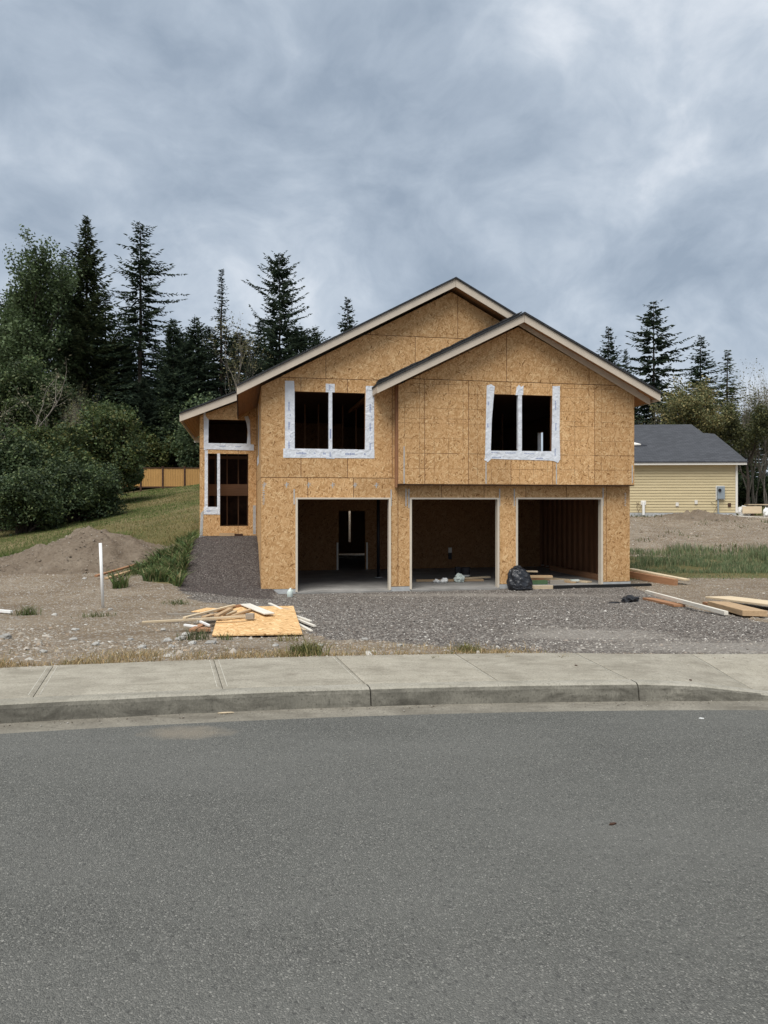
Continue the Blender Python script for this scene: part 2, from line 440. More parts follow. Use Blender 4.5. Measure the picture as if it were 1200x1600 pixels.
def ground(x, y):
    x = np.asarray(x, float); y = np.asarray(y, float)
    u, v = to_uv(x, y)
    C = np.interp(y, [7.0, 8, 10, 12.6, 15, 19.3], [.125, .02, -.23, -.37, -.57, -.80])
    Ln = np.interp(y, [7.0, 8, 10, 12.6, 15, 20, 22, 24], [.125, .02, -.23, -.37, -.50, -.42, -.32, -.14])
    Lf = .4 + .0675 * (np.minimum(y, 62) - 26) + .012 * np.clip(y - 62, 0, 60) + np.clip(.13 * (x + .3 * y), -1.15, .5)
    w = sstep(20, 28, y)
    L = Ln * (1 - w) + Lf * w
    Rr = np.interp(y, [7.0, 8, 10, 12.6, 15, 19.3, 22, 27, 33, 41, 50, 90], [.125, .02, -.23, -.37, -.56, -.76, -.74, -.42, .10, .80, .90, 1.4])
    Rr = Rr + .14 * (fbm(x * .5, y * .5, 11) - .5) * sstep(25, 30, y) * (1 - sstep(38, 41, y))
    wl = sstep(.2, -2.6, u); wr = sstep(9.8, 12.5, u)
    back = sstep(11, 16, v)
    mid = C * (1 - back) + (L * (1 - np.clip(u / 10.5, 0, 1)) + Rr * np.clip(u / 10.5, 0, 1)) * back
    z = mid * (1 - wl) * (1 - wr) + L * wl + Rr * wr
    # gravel ramp up to the entry
    ramp = -.80 + 1.29 * sstep(-1.1, 4.9, v) ** .9
    fall = sstep(-3.1, -1.6, u + .35 * (fbm(x * 1.3, y * 1.3, 5) - .5))
    rmask = fall * (u < .3) * (v > -1.3) * (v < 6.0)
    z = np.where(rmask > 0, np.maximum(z, ramp * fall + z * (1 - fall)), z)
    bumps = .05 * (fbm(x * .9, y * .9, 3) - .5) + .03 * (fbm(x * 3.1, y * 3.1, 4) - .5)
    z = z + bumps * sstep(7.2, 8.5, y) * (1 - .6 * (rmask > 0)) * (1 - .5 * sstep(17.5, 19, y) * (u > 0))
    inside = (((u > .17) & (u < 10.40) & (v > .12) & (v < 11.6)) | ((u > -1.75) & (u < 1) & (v > 5.32) & (v < 11.6)))
    z = np.where(inside, -1.4, z)
    wb = walk_back(x)
    z = np.where(y < wb - .18, -.35, np.where(y < wb + .35, np.minimum(z, np.minimum(.125, kerb_h(x) - .012)), z))
    return z
def gpoint(px, py, lo=5.0, hi=120.0):        # where the sight line of the survey photo meets the terrain
    tx, tz = (px - 600) / 1155.5, -(py - 785) / 1155.5
    d = np.linspace(lo, hi, 9000)
    g = ground(tx * d, d)
    k = np.argmax(1.6 + tz * d <= g)
    return Vector((tx * d[k], d[k], float(g[k])))
def at(px, d): return (px - 600) / 1155.5 * d
def in_poly(x, y, poly):
    r = np.zeros(np.shape(x), bool)
    n = len(poly)
    for i in range(n):
        x1, y1 = poly[i]; x2, y2 = poly[(i + 1) % n]
        c = ((y1 > y) != (y2 > y)) & (x < (x2 - x1) * (y - y1) / (y2 - y1 + 1e-12) + x1)
        r ^= c
    return r
GRAVEL_PX = [(283, 912), (292, 935), (400, 952), (470, 985), (520, 1000), (640, 1006), (740, 1016), (860, 1024), (1200, 1024), (1500, 1024), (1500, 985), (1200, 974), (1100, 955), (1010, 926), (990, 916)]
GRAVEL = [tuple(gpoint(*p)[:2]) for p in GRAVEL_PX] + [to_xy(10.6, .5), to_xy(.5, .5), to_xy(.5, 5.3), to_xy(-1.9, 5.3), to_xy(-2.2, 2.0)]
def gravel_mask(x, y):
    n = .7 * (fbm(x * .9, y * .9, 21) - .5)
    m = in_poly(x + n, y + n * .7, GRAVEL)
    return m
def grass_mask(x, y):
    u, v = to_uv(x, y)
    left = (u < -1.2) & (y > 23.0 + .8 * (fbm(x * .6, y * .6, 31) - .5) * 2 + .18 * (x + 8)) 
    weeds = np.hypot((x + 5.5) / .95, (y - 21.0) / 2.3) < 1
    rs = (u > 10.6) & (y > 22.6) & (y < 27.4 + 2 * (fbm(x * .5, y * .5, 32) - .5))
    far = (y > 43.5)
    return left | weeds | rs | far
def pale_mask(x, y):
    a = np.exp(-(((x - 4.2) / 2.0) ** 2 + ((y - 8.2) / .9) ** 2)) * 1.1
    b = np.exp(-(((x - 2.9) / 1.1) ** 2 + ((y - 10.3) / .9) ** 2)) * 1.2
    c = np.exp(-(((x - 2.3) / 4.5) ** 2 + ((y - 19.0) / .7) ** 2)) * .8
    return np.clip(a + b + c, 0, 1)

# ------------------------------------------------------------------ ground sheet
def axis(lo, dense_lo, dense_hi, hi, step, grow):
    a = list(np.arange(dense_lo, dense_hi, step))
    s = step; x = a[-1]; up = []
    while x < hi: s *= grow; x += s; up.append(x)
    s = step; x = a[0]; dn = []
    while x > lo: s *= grow; x -= s; dn.append(x)
    return np.array(dn[::-1] + a + up)
gx = axis(-2500, -15, 17, 2500, .17, 1.16)
gy = axis(-600, 6, 30, 3500, .15, 1.09)
GX, GY = np.meshgrid(gx, gy)
GZ = ground(GX, GY)
V = np.c_[GX.ravel(), GY.ravel(), GZ.ravel()]
nx, ny = len(gx), len(gy)
ii = (np.arange(ny - 1)[:, None] * nx + np.arange(nx - 1)[None, :]).ravel()
F = np.c_[ii, ii + 1, ii + nx + 1, ii + nx]
me = np_mesh('ground', V, F, smooth=True)
RU, RV = to_uv(GX, GY)
mk = np.c_[gravel_mask(GX, GY).ravel().astype(float), grass_mask(GX, GY).ravel().astype(float), pale_mask(GX, GY).ravel(), 1 - ((RU < .3) & (RV > -1.5) & (RV < 6)).ravel().astype(float)]
a = me.attributes.new('mask', 'FLOAT_COLOR', 'POINT')
a.data.foreach_set('color', mk.astype(np.float32).ravel())
tag(link('ground', me, 'ground'), kind='structure')

# ------------------------------------------------------------------ street: road, gutter, kerb, pavement
def strip(xs, f0, f1, name, mat, kind=None, parent=None):
    m = MB()
    n = len(xs)
    v = [f0(x) for x in xs] + [f1(x) for x in xs]
    m.add(v, [(i, i + 1, n + i + 1, n + i) for i in range(n - 1)])
    o = m.build(name, mat, parent)
    if kind: o['kind'] = kind
    return o
xs = np.r_[np.linspace(-80, -6, 30), np.linspace(-5.8, 6, 60), np.linspace(6.3, 80, 30)]
strip(xs, lambda x: (x, -14.0, 0.0), lambda x: (x, float(kerb_y(x)) - .20 + .012 * math.sin(x * 5.1) + .008 * math.sin(x * 13), 0.0), 'road', 'asphalt', 'structure')
strip(xs, lambda x: (x, float(kerb_y(x)) - .30, -.004), lambda x: (x, float(kerb_y(x)) + .06, .014), 'gutter', 'gutter_pan', 'structure')
JF = [-14, -10, -7.6, -6.3, -5.0, -3.8, -2.57, -1.21, -.10, .97, 2.04, 3.05, 4.3, 5.5, 6.8, 8.1, 9.5, 12, 16]
walk = empty('pavement', (0, 6, .15)); tag(walk, kind='structure')
kerb = empty('kerb', (0, 5.7, .15)); tag(kerb, kind='structure')
def walk_pt(x, w, dz=0.0):
    y = float(kerb_y(x)) + w
    h = float(kerb_h(x))
    hh = h + (.138 - h) * float(sstep(.15, 1.0, w / WALK)) * (1 if h < .14 else 0) if h < .14 else h
    return (x + float(skew(x)) * w / WALK, y, hh + dz)
for k in range(len(JF) - 1):
    x0, x1 = JF[k] + .003, JF[k + 1] - .003
    n = 9
    m = MB()
    ws = [.165, .20, .55, .9, WALK - .04, WALK]
    grid = []
    for i in range(n):
        x = x0 + (x1 - x0) * i / (n - 1)
        for j, w in enumerate(ws):
            edge = i in (0, n - 1) or j in (0, len(ws) - 1)
            grid.append(walk_pt(x, w, -.006 if edge else 0.0))
    # pull the rows next to the joints close to them so only the arris is rounded
    for i, src in ((1, 0), (n - 2, n - 1)):
        x = (x0 + .018) if i == 1 else (x1 - .018)
        for j, w in enumerate(ws):
            edge = j in (0, len(ws) - 1)
            grid[i * len(ws) + j] = walk_pt(x, w, -.006 if edge else 0.0)
    nw = len(ws)
    fs = [(i * nw + j, (i + 1) * nw + j, (i + 1) * nw + j + 1, i * nw + j + 1) for i in range(n - 1) for j in range(nw - 1)]
    rim = [j for j in range(nw)] + [i * nw + nw - 1 for i in range(1, n)] + [(n - 1) * nw + j for j in range(nw - 2, -1, -1)] + [i * nw for i in range(n - 2, 0, -1)]
    base = len(grid)
    v = grid + [(grid[r][0], grid[r][1], grid[r][2] - .25) for r in rim]
    nr = len(rim)
    fs += [(rim[q], rim[(q + 1) % nr], base + (q + 1) % nr, base + q) for q in range(nr)]
    m.add([(p[0], p[1] - 6, p[2] - .15) for p in v], fs)
    s = m.build('slab', 'pavement', walk)
    # smooth tooled border beside each joint
    tb = MB()
    for xa, xb in (((x0 + .034, x0 + .039), (x1 - .039, x1 - .034)) if k in (5, 6, 7) else ((x1 - .03, x1 - .026),)):
        q = []
        for w in (.21, .55, .9, WALK - .05): q += [walk_pt(xa, w, .0015), walk_pt(xb, w, .0015)]
        tb.add([(p[0], p[1] - 6, p[2] - .15) for p in q], [(2 * i, 2 * i + 1, 2 * i + 3, 2 * i + 2) for i in range(3)])
    tb.build('tooled_edge', 'tool_line', s)
KJ = [-16, -9, -4.3, -.10, 2.04, 5.5, 9.5, 16]
prof = [(0, -.12), (0, .0), (.006, .35), (.014, .72), (.028, .9), (.05, .99), (.075, 1.0), (.150, 1.0), (.150, -.12)]
for k in range(len(KJ) - 1):
    x0, x1 = KJ[k] + .005, KJ[k + 1] - .005
    n = max(6, int((x1 - x0) / .22))
    m = MB(); v = []
    for i in range(n):
        x = x0 + (x1 - x0) * i / (n - 1)
        h = float(kerb_h(x))
        wob = .004 * math.sin(x * 7) + .003 * math.sin(x * 17 + 1)
        for (w, q) in prof:
            z = -.15 if q < 0 else .012 + q * (h - .012)
            v.append((x + float(skew(x)) * w / WALK, float(kerb_y(x)) + w + (wob if q < .95 else 0) - 5.7, z - .15))
    npf = len(prof)
    fs = [(i * npf + j, (i + 1) * npf + j, (i + 1) * npf + j + 1, i * npf + j + 1) for i in range(n - 1) for j in range(npf - 1)]
    fs += [tuple(range(npf)), tuple((n - 1) * npf + j for j in range(npf - 1, -1, -1))]
    m.add(v, fs)
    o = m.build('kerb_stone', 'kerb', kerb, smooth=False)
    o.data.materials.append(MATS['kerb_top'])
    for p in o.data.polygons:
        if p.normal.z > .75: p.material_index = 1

# ------------------------------------------------------------------ the house being built
house = empty('unfinished_house', (HX, HY, 0), HA)
tag(house, 'two-storey house under construction, bare strand-board walls with three open garage bays', 'house')
FG = -.75                                   # garage floor
def clip(poly, half):                       # half = (a,b,c): keep a*x+b*y <= c
    a, b, c = half; out = []
    for i in range(len(poly)):
        p, q = poly[i], poly[(i + 1) % len(poly)]
        dp, dq = a * p[0] + b * p[1] - c, a * q[0] + b * q[1] - c
        if dp <= 0: out.append(p)
        if dp * dq < 0:
            t = dp / (dp - dq)
            out.append((p[0] + (q[0] - p[0]) * t, p[1] + (q[1] - p[1]) * t))
    return out
def subtract(rects, holes):
    for hx0, hx1, hz0, hz1 in holes:
        nxt = []
        for x0, x1, z0, z1 in rects:
            if hx0 >= x1 or hx1 <= x0 or hz0 >= z1 or hz1 <= z0: nxt.append((x0, x1, z0, z1)); continue
            if hx0 > x0: nxt.append((x0, hx0, z0, z1))
            if hx1 < x1: nxt.append((hx1, x1, z0, z1))
            a, b = max(x0, hx0), min(x1, hx1)
            if hz0 > z0: nxt.append((a, b, z0, hz0))
            if hz1 < z1: nxt.append((a, b, hz1, z1))
        rects = nxt
    return rects
def wall(name, axis, c, rows, holes=(), halves=(), mat='osb', core=.13, inward=1, th=.012, gap=.016, core_mat='lumber_z'):
    """rows: list of (z0, z1, [edges along the wall]); a solid framed core carries separate sheathing panels."""
    lo = min(r[2][0] for r in rows); hi = max(r[2][-1] for r in rows)
    zl = min(r[0] for r in rows); zh = max(r[1] for r in rows)
    m = MB()
    for r in subtract([(lo + .02, hi - .02, zl + .01, zh)], holes):
        p = [(r[0], r[2]), (r[1], r[2]), (r[1], r[3]), (r[0], r[3])]
        for h in halves: p = clip(p, (h[0], h[1], h[2] - .03)) if p else p
        if len(p) > 2: m.prism(p, axis, c + inward * (th + .002), c + inward * core)
    w = m.build(name, core_mat, house)
    for z0, z1, ed in rows:
        for a, b in zip(ed[:-1], ed[1:]):
            jz = random.uniform(-.0015, .0015)
            groups = []
            for r in subtract([(a + gap / 2, b - gap / 2, z0 + gap / 2, z1 - gap / 2)], holes):
                hit = [g for g in groups if any(r[0] <= q[1] and q[0] <= r[1] and r[2] <= q[3] and q[2] <= r[3] for q in g)]
                groups = [g for g in groups if g not in hit] + [[r] + [q for g in hit for q in g]]
            for g in groups:
                pm = MB()
                for r in g:
                    p = [(r[0], r[2]), (r[1], r[2]), (r[1], r[3]), (r[0], r[3])]
                    for h in halves: p = clip(p, h) if p else p
                    if len(p) > 2: pm.prism(p, axis, c + jz, c + inward * th + jz)
                if pm.v: pm.build('osb_panel', mat, w)
    return w
MP, MAU, MAZ = .531, 5.163, 7.636           # main gable: pitch, ridge u, ridge top z
GP, GAU, GAZ = .505, 6.98, 6.687            # front gable over the cantilever
WP = .405                                   # lower pitch over the entry side
def mz(u): return MAZ - MP * abs(u - MAU)
def gz(u): return GAZ - GP * abs(u - GAU)
W1 = (.866, 2.757, 3.01, 4.53)
D = [(.94, 3.415, FG, 1.685), (4.025, 6.49, FG, 1.685), (7.065, 9.60, FG, 1.69)]
rt = .26                                    # roof build-up measured down from the shingle top
main_h = [(MP, 1, MAZ - rt + MP * MAU), (-MP, 1, MAZ - rt - MP * MAU)]
lower = [0, 1.22, 2.44, 3.66, 4.88, 6.10, 7.32, 8.54, 9.76, 10.5]
wall('front_wall', 'v', 0.0, [(-.68, 2.255, lower), (2.255, 4.89, [0, 1.04, 2.28, 3.50, 4.72, 5.94, 7.16, 8.4, 9.6, 10.5]),
     (4.89, 6.11, [0, 1.7, 4.14, 6.58, 9.02, 10.5]), (6.11, 7.4, [0, 2.9, 5.34, 7.78, 10.5])],
     holes=D + [W1, (3.75, 10.3, 2.255, 4.9)], halves=main_h)
# cantilevered bay over garage doors
W2 = (6.18, 7.972, 3.01, 4.565)
g_h = [(GP, 1, GAZ - rt + GP * GAU), (-GP, 1, GAZ - rt - GP * GAU)]
bay_e = [3.60, 4.33, 5.55, 6.77, 7.99, 9.25, 10.47]
wall('bay_wall', 'v', -.30, [(2.085, 4.91, bay_e)], holes=[W2], halves=g_h, mat='osb_lined')
wall('bay_gable', 'v', -.30, [(4.91, 7.0, [3.0, 4.2, 6.64, 9.08, 11.0])], halves=g_h)
m = MB().box(3.603, 3.616, -.285, -.002, 2.09, 4.72); m.build('bay_cheek', 'lumber_red', house)
m = MB().box(3.566, 3.598, -.20, -.003, 2.0, 4.74); m.build('corner_board', 'lumber_red', house)
m = MB().box(10.455, 10.468, -.285, -.002, 2.09, 4.72); m.build('bay_cheek', 'osb', house)
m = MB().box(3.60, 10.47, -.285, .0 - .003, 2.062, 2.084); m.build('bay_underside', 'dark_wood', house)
# side, entry and back walls
WL = (2.6, 4.0, 3.0, 4.3)
wall('side_wall', 'u', 0.0, [(-.9, 2.255, [0.014, 1.22, 2.44, 3.66, 5.2]), (2.255, 4.62, [0.014, 1.22, 2.44, 3.66, 5.2])], holes=[WL])
WR = (5.95, 6.42, 2.9, 4.2)
wall('side_wall', 'u', 10.5, [(-.68, 2.255, [.014, 2.44, 4.88, 7.32, 9.76, 11.9]), (2.255, 4.70, [.014, 2.44, 4.88, 7.32, 9.76, 11.9])], holes=[WR], inward=-1)
EV = 5.2
TR = (-1.56, -.306, 3.53, 4.31); SL = (-1.569, -1.275, 1.455, 3.195); DR = (-1.182, -.275, .82, 3.193)
weh = [(-WP, 1, 4.437 + WP * 2.43 - .26)]
wall('entry_wall', 'v', EV, [(.50, 3.36, [-1.833, -.6, 0.0]), (3.36, 5.3, [-1.833, 0.0])], holes=[TR, SL, DR], halves=weh)
wall('side_wall', 'u', -1.833, [(.3, 4.36, [5.214, 7.6, 10, 11.9])])
wall('back_wall', 'v', 11.9, [(-.6, 4.6, [-1.833, .6, 3.0, 5.5, 8, 10.5])], inward=-1, holes=[(4.02, 4.12, -.1, 1.3)])
# foundation stubs, slab, decks
for a, b in ((-.012, .93), (3.425, 4.015), (6.50, 7.055), (9.61, 10.512)): MB().box(a, b, -.012, .2, -1.3, -.684).build('foundation', 'concrete_stem', house)
MB().box(-.012, .2, .2, 5.4, -1.3, -.684).build('foundation', 'concrete_stem', house)
MB().box(10.3, 10.512, .2, 12, -1.3, -.684).build('foundation', 'concrete_stem', house)
MB().box(-1.85, .0, EV - .012, EV + .2, -.3, .495).build('foundation', 'concrete_stem', house)
MB().box(-1.85, -1.65, EV + .2, 11.9, -.3, .495).build('foundation', 'concrete_stem', house)
MB().box(.14, 10.36, .0, 6.1, -1.3, FG).box(.93, 3.425, -.16, .0, -1.3, FG - .012).box(4.015, 6.5, -.16, .0, -1.3, FG - .012).box(7.055, 9.61, -.16, .0, -1.3, FG - .012).build('garage_floor', 'slab_floor', house)
MB().box(.14, 10.36, 6.1, 11.8, -1.3, FG - .01).build('back_floor', 'slab_floor', house)
MB().box(.14, 10.36, .14, 11.8, 1.86, 2.10).build('upper_floor', 'osb_shaded', house)
MB().box(3.72, 10.35, -.16, .0, 2.10, 2.16).build('bay_floor', 'osb_shaded', house)
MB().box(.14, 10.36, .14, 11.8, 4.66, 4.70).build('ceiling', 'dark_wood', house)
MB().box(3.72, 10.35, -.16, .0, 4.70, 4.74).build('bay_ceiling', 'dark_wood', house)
MB().box(-1.7, .0, 5.34, 11.8, 4.42, 4.46).build('ceiling', 'dark_wood', house)
MB().box(-1.7, .0, 5.34, 11.8, .60, .80).build('entry_floor', 'osb_shaded', house)
# partition at the back of the garage, with a doorway
bw = MB()
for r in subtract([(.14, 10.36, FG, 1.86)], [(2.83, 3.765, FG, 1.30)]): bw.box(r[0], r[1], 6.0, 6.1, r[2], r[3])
bw.build('garage_back_wall', 'osb_shaded', house)
for u in (2.76, 3.80): MB().box(u, u + .055, 5.97, 5.998, FG, .2).build('door_casing', 'trim_white', house)
MB().box(0.15, .46, .15, 6, FG, 1.85).build('garage_side_lining', 'osb_shaded', house)
st = MB().box(0, .038, 0, .09, 0, 2.55).mesh('stud')
st.materials.append(MATS['lumber_z'])
def stud(u, v, z, rz=0.0, sc=1.0):
    o = link('stud', st, None, house)
    o.location = (u, v, z); o.rotation_euler = (0, 0, rz); o.scale = (1, 1, sc)
for k in range(15): stud(10.355, .35 + k * .40, FG + .04, R(90), .99)
MB().box(10.27, 10.36, .2, 6, FG, FG + .038).build('sill_plate', 'lumber_z', house)
MB().box(10.27, 10.36, .2, 6, 1.78, 1.86).build('top_plate', 'lumber_z', house)
for u in (.6, 1.0, 1.42, 1.84, 2.28, 2.62, 3.05): stud(u, 3.4 + .15 * (u > 2), 2.1)
for v in (.5, .9, 1.3, 1.7, 2.1, 2.5, 2.9): stud(3.40, v, 2.1, R(90))
for u in (6.3, 6.7, 7.1, 7.5, 8.3): stud(u, 4.6, 2.1)
for k in range(9): stud(5.2 + .4 * k, 9.5, 2.1)
for v in (5.0,): pass
MB().box(.14, 3.35, 9.0, 9.05, 2.1, 4.66).build('partition', 'osb_shaded', house)
MB().box(3.4, 10.3, 10.2, 10.25, 2.1, 4.66).build('partition', 'osb_shaded', house)
# white-taped reveal of the side window, seen through the bay window
rv = MB().box(10.36, 10.49, 6.405, 6.418, 2.9, 4.2); rv.build('window_reveal', 'tape', house)
# stair wall behind the entry opening
for u in (-1.62, -1.40, -1.0, -.62, -.30): stud(u, 6.6, .8, 0, .98)
MB().box(-1.7, -.02, 6.55, 6.598, 1.83, 2.23).build('rim_board', 'lumber_red', house)
MB().box(-1.7, -.02, 6.55, 6.60, 3.1, 3.2).build('header_board', 'lumber_z', house)
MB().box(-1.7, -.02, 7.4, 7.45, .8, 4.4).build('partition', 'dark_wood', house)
# steel post
po = MB(); po.tube([(3.71, 3.2, FG + .012), (3.71, 3.2, 1.86)], [.05, .05], 12)
po = po.build('steel_post', 'black_metal', house, smooth=True)
MB().box(3.6, 3.82, 3.1, 3.3, FG, FG + .014).build('base_plate', 'galvanised', po)
# garage door frames (each side its own board)
for (a, b, z0, z1) in D:
    MB().box(a - .045, a + .012, -.03, .15, FG - .01, z1 + .0).build('door_jamb', 'jamb', house)
    MB().box(b - .012, b + .045, -.03, .15, FG - .01, z1 + .0).build('door_jamb', 'jamb', house)
    MB().box(a - .045, b + .045, -.03, .15, z1, z1 + .045).build('door_head', 'jamb', house)
# window tape with small blue print
def tape(poly, v, prints=(), axis='v', proud=.005):
    o = MB().prism(poly, axis, v - proud, v + .004).build('window_tape', 'tape', house)
    if prints:
        p = MB()
        for (x, z, w, h) in prints:
            vert = h > w
            L = h if vert else w
            k = 0.0
            while k < L:
                seg = random.uniform(.012, .03)
                if vert: p.box(x - w / 2, x + w / 2 * random.uniform(.3, 1), v - proud - .0015, v - proud + .001, z - h / 2 + k, z - h / 2 + min(k + seg, L))
                else: p.box(x - w / 2 + k, x - w / 2 + min(k + seg, L), v - proud - .0015, v - proud + .001, z - h / 2, z + h / 2 * random.uniform(.3, 1))
                k += seg + .010
        p.build('print', 'print_ink', o)
    return o
def rc(a, b, c, d): return [(a, c), (b, c), (b, d), (a, d)]
vp = lambda x: [(x, 3.1, .05, .2), (x, 3.62, .05, .2), (x, 4.13, .05, .22), (x + .04, 3.35, .02, .05), (x + .03, 3.9, .02, .05)]
tape([(.62, 2.84), (.875, 2.99), (.872, 4.53), (.86, 4.80), (.62, 4.80)], 0, vp(.73))
tape([(2.75, 2.99), (3.00, 2.80), (3.005, 4.73), (2.775, 4.73)], 0, vp(2.9), proud=.0052)
tape([(.575, 2.775), (3.01, 2.785), (3.01, 3.018), (.575, 3.02)], 0, [(1.05, 2.9, .26, .06), (1.75, 2.9, .24, .06), (2.35, 2.9, .26, .06), (2.75, 2.9, .05, .04), (1.4, 2.9, .04, .04)], proud=.009)
tape(rc(1.695, 1.935, 4.53, 4.755), 0, [(1.8, 4.66, .05, .12)])
mu = MB().box(1.775, 1.868, -.004, .1, 3.0, 4.545).build('mullion', 'tape', house)
MB().box(1.80, 1.84, -.006, -.003, 3.3, 3.55).build('print', 'print_ink', mu)
tape(rc(1.70, 1.93, 2.765, 3.0), 0, [(1.82, 2.88, .05, .13)], proud=.013)
vb = -.30
tape([(6.02, 2.80), (6.18, 2.95), (6.215, 3.9), (6.27, 4.50), (6.30, 4.77), (6.19, 4.83), (6.07, 4.79), (6.05, 4.0)], vb, [(6.12, 4.3, .05, .1), (6.1, 3.7, .05, .1)], proud=.012)
tape([(7.955, 2.98), (8.02, 2.75), (8.14, 2.70), (8.21, 2.80), (8.19, 3.5), (8.20, 4.84), (7.985, 4.83)], vb, [(8.06, 3.0, .04, .2), (8.08, 3.7, .04, .2), (8.07, 4.3, .04, .25)], proud=.014)
tape([(6.0, 2.76), (6.1, 2.70), (6.2, 2.79), (7.0, 2.775), (7.9, 2.765), (8.18, 2.73), (8.15, 2.86), (7.99, 3.02), (6.08, 3.015)], vb, [(6.3, 2.97, .2, .03), (6.75, 2.96, .3, .03), (7.3, 2.95, .3, .03), (7.6, 2.82, .2, .04), (6.35, 2.83, .25, .03)], proud=.008)
tape([(6.90, 4.55), (7.12, 4.56), (7.13, 4.82), (7.06, 4.78), (7.0, 4.84), (6.93, 4.76)], vb, proud=.01)
MB().box(6.975, 7.085, vb - .004, vb + .1, 3.0, 4.575).build('mullion', 'tape', house)
# entry tape
tape([(-1.70, 3.30), (-1.56, 3.36), (-1.545, 4.30), (-1.63, 4.40), (-1.66, 4.62), (-1.71, 4.60), (-1.70, 4.2)], EV, proud=.012)
tape([(-.32, 3.5), (-.29, 3.9), (-.33, 4.2), (-.40, 4.42), (-.28, 4.45), (-.22, 4.3), (-.20, 3.5)], EV, proud=.012)
tape([(-1.72, 3.22), (-1.60, 3.36), (-1.58, 3.535), (-.30, 3.535), (-.09, 3.50), (-.09, 3.31), (-1.60, 3.335)], EV, [(-1.1, 3.44, .2, .035), (-.6, 3.44, .18, .035)], proud=.014)
tape([(-1.68, 1.30), (-1.575, 1.44), (-1.572, 3.3), (-1.67, 3.3)], EV)
tape(rc(-1.275, -1.185, 1.2, 3.2), EV, [(-1.23, 1.35, .03, .15)])
tape(rc(-1.70, -1.19, 1.21, 1.455), EV, [(-1.55, 1.32, .12, .05)], proud=.009)
tape([(-1.83, .52), (-1.74, .52), (-1.71, 1.2), (-1.70, 1.35), (-1.80, 1.25)], EV, proud=.007).data.materials[0] = MATS['galvanised']
MB().box(-.12, -.03, EV - .006, EV + .003, .55, 1.5).build('strap', 'galvanised', house)
MB().prism([(2.4, 2.75), (4.2, 2.75), (4.2, 3.0), (4.0, 3.0), (2.6, 3.0), (2.6, 4.5), (2.4, 4.5)], 'u', -.006, .004).build('window_tape', 'tape', house)
MB().box(-1.2, -.72, EV - .05, EV - .013, .50, .60).build('step_block', 'lumber', house)
MB().box(-.72, -.45, EV - .04, EV - .013, .50, .57).build('step_block', 'dark_wood', house)
# galvanised straps and hangers
for u, z0, z1 in ((.86, 1.55, 1.95), (3.47, 1.5, 1.95), (3.96, 1.45, 1.97), (3.88, 1.5, 1.97), (6.55, 1.5, 1.98), (6.98, 1.5, 1.98), (9.66, 1.5, 2.02)):
    MB().box(u - .016, u + .016, -.006, .003, z0, z1).build('strap', 'galvanised', house)
for u, z0, z1 in ((3.76, 2.1, 3.1), (6.05, 2.11, 2.7), (8.10, 2.11, 2.68), (10.40, 2.15, 2.65)):
    MB().box(u - .014, u + .014, vb - .006, vb + .003, z0, z1).build('strap', 'galvanised', house)
for q in range(9): pass
for u in (.08, .66, 1.24, 1.88, 2.48, 3.06):
    MB().box(u - .05, u + .05, -.004, .003, 2.05, 2.07).box(u - .012, u + .012, -.0045, .003, 1.99, 2.13).box(u + .02, u + .06, -.0042, .003, 2.09, 2.105).build('joist_hanger', 'galvanised', house)
for (u, z0, z1) in ((.07, 1.55, 2.1), (10.36, 1.5, 1.95)):
    m = MB()
    for k in range(int((z1 - z0) / .05)): m.box(u - .03, u + .03 * random.random(), -.004, .003, z0 + k * .05, z0 + k * .05 + .022)
    m.build('nail_plate', 'galvanised', house)

# roofs: profile across u, run along v
def roof_slab(name, pts, v0, v1, th, mat, up=0.0):
    poly = [(u, z + up) for u, z in pts] + [(u, z + up - th) for u, z in reversed(pts)]
    return MB().prism(poly, 'v', v0, v1).build(name, mat, house)
mr = roof_slab('roof', [(-.62, mz(-.62)), (MAU, MAZ), (10.95, mz(10.95))], -.44, 5.6, .05, 'shingle_dark', .032)
roof_slab('roof_deck', [(-.60, mz(-.60)), (MAU, MAZ), (10.93, mz(10.93))], -.36, 5.6, .11, 'soffit', -.018)
br = roof_slab('roof', [(-2.43, 4.437), (MAU, MAZ - .02)], 4.76, 12.3, .05, 'shingle_dark', .032)
roof_slab('roof', [(MAU, MAZ - .02), (10.95, mz(10.95) - .02)], 5.58, 12.3, .035, 'shingle_dark', .016)
roof_slab('roof_deck', [(-2.41, 4.444), (MAU, MAZ - .02), (10.93, mz(10.93) - .02)], 4.84, 12.25, .11, 'soffit', -.02)
gr_ = roof_slab('roof', [(2.94, gz(2.94)), (GAU, GAZ), (11.02, gz(11.02))], -.79, 4.6, .06, 'shingle_dark', .043)
roof_slab('roof_deck', [(2.97, gz(2.97)), (GAU, GAZ), (10.99, gz(10.99))], -.71, 4.6, .11, 'soffit', -.018)
rf = MB()                                   # ragged shingle starter row along the bay roof
for k in range(14):
    u = 3.0 + k * .28
    rf.prism([(u, gz(u) + .06), (u + .27, gz(u + .27) + .06), (u + .27, gz(u + .27) + .07 + random.uniform(.01, .04)), (u, gz(u) + .07 + random.uniform(.01, .05))], 'v', -.77, -.3)
rf.build('starter_shingles', 'shingle_dark', house)
def rake(name, zf, u0, u1, v, h=.205, th=.035, dz=-.02):
    p = [(u0, zf(u0) + dz), (u1, zf(u1) + dz), (u1, zf(u1) + dz - h), (u0, zf(u0) + dz - h)]
    return MB().prism(p, 'v', v, v + th).build(name, 'fascia', house)
rake('rake_board', mz, -.62, MAU - .004, -.405)
rake('rake_board', mz, MAU + .004, 10.9, -.405)
rake('rake_board', gz, 2.95, GAU - .004, -.75)
rake('rake_board', gz, GAU + .004, 11.01, -.75)
rake('rake_board', lambda u: 4.437 + WP * (u + 2.43), -2.43, -.2, 4.80, .24)
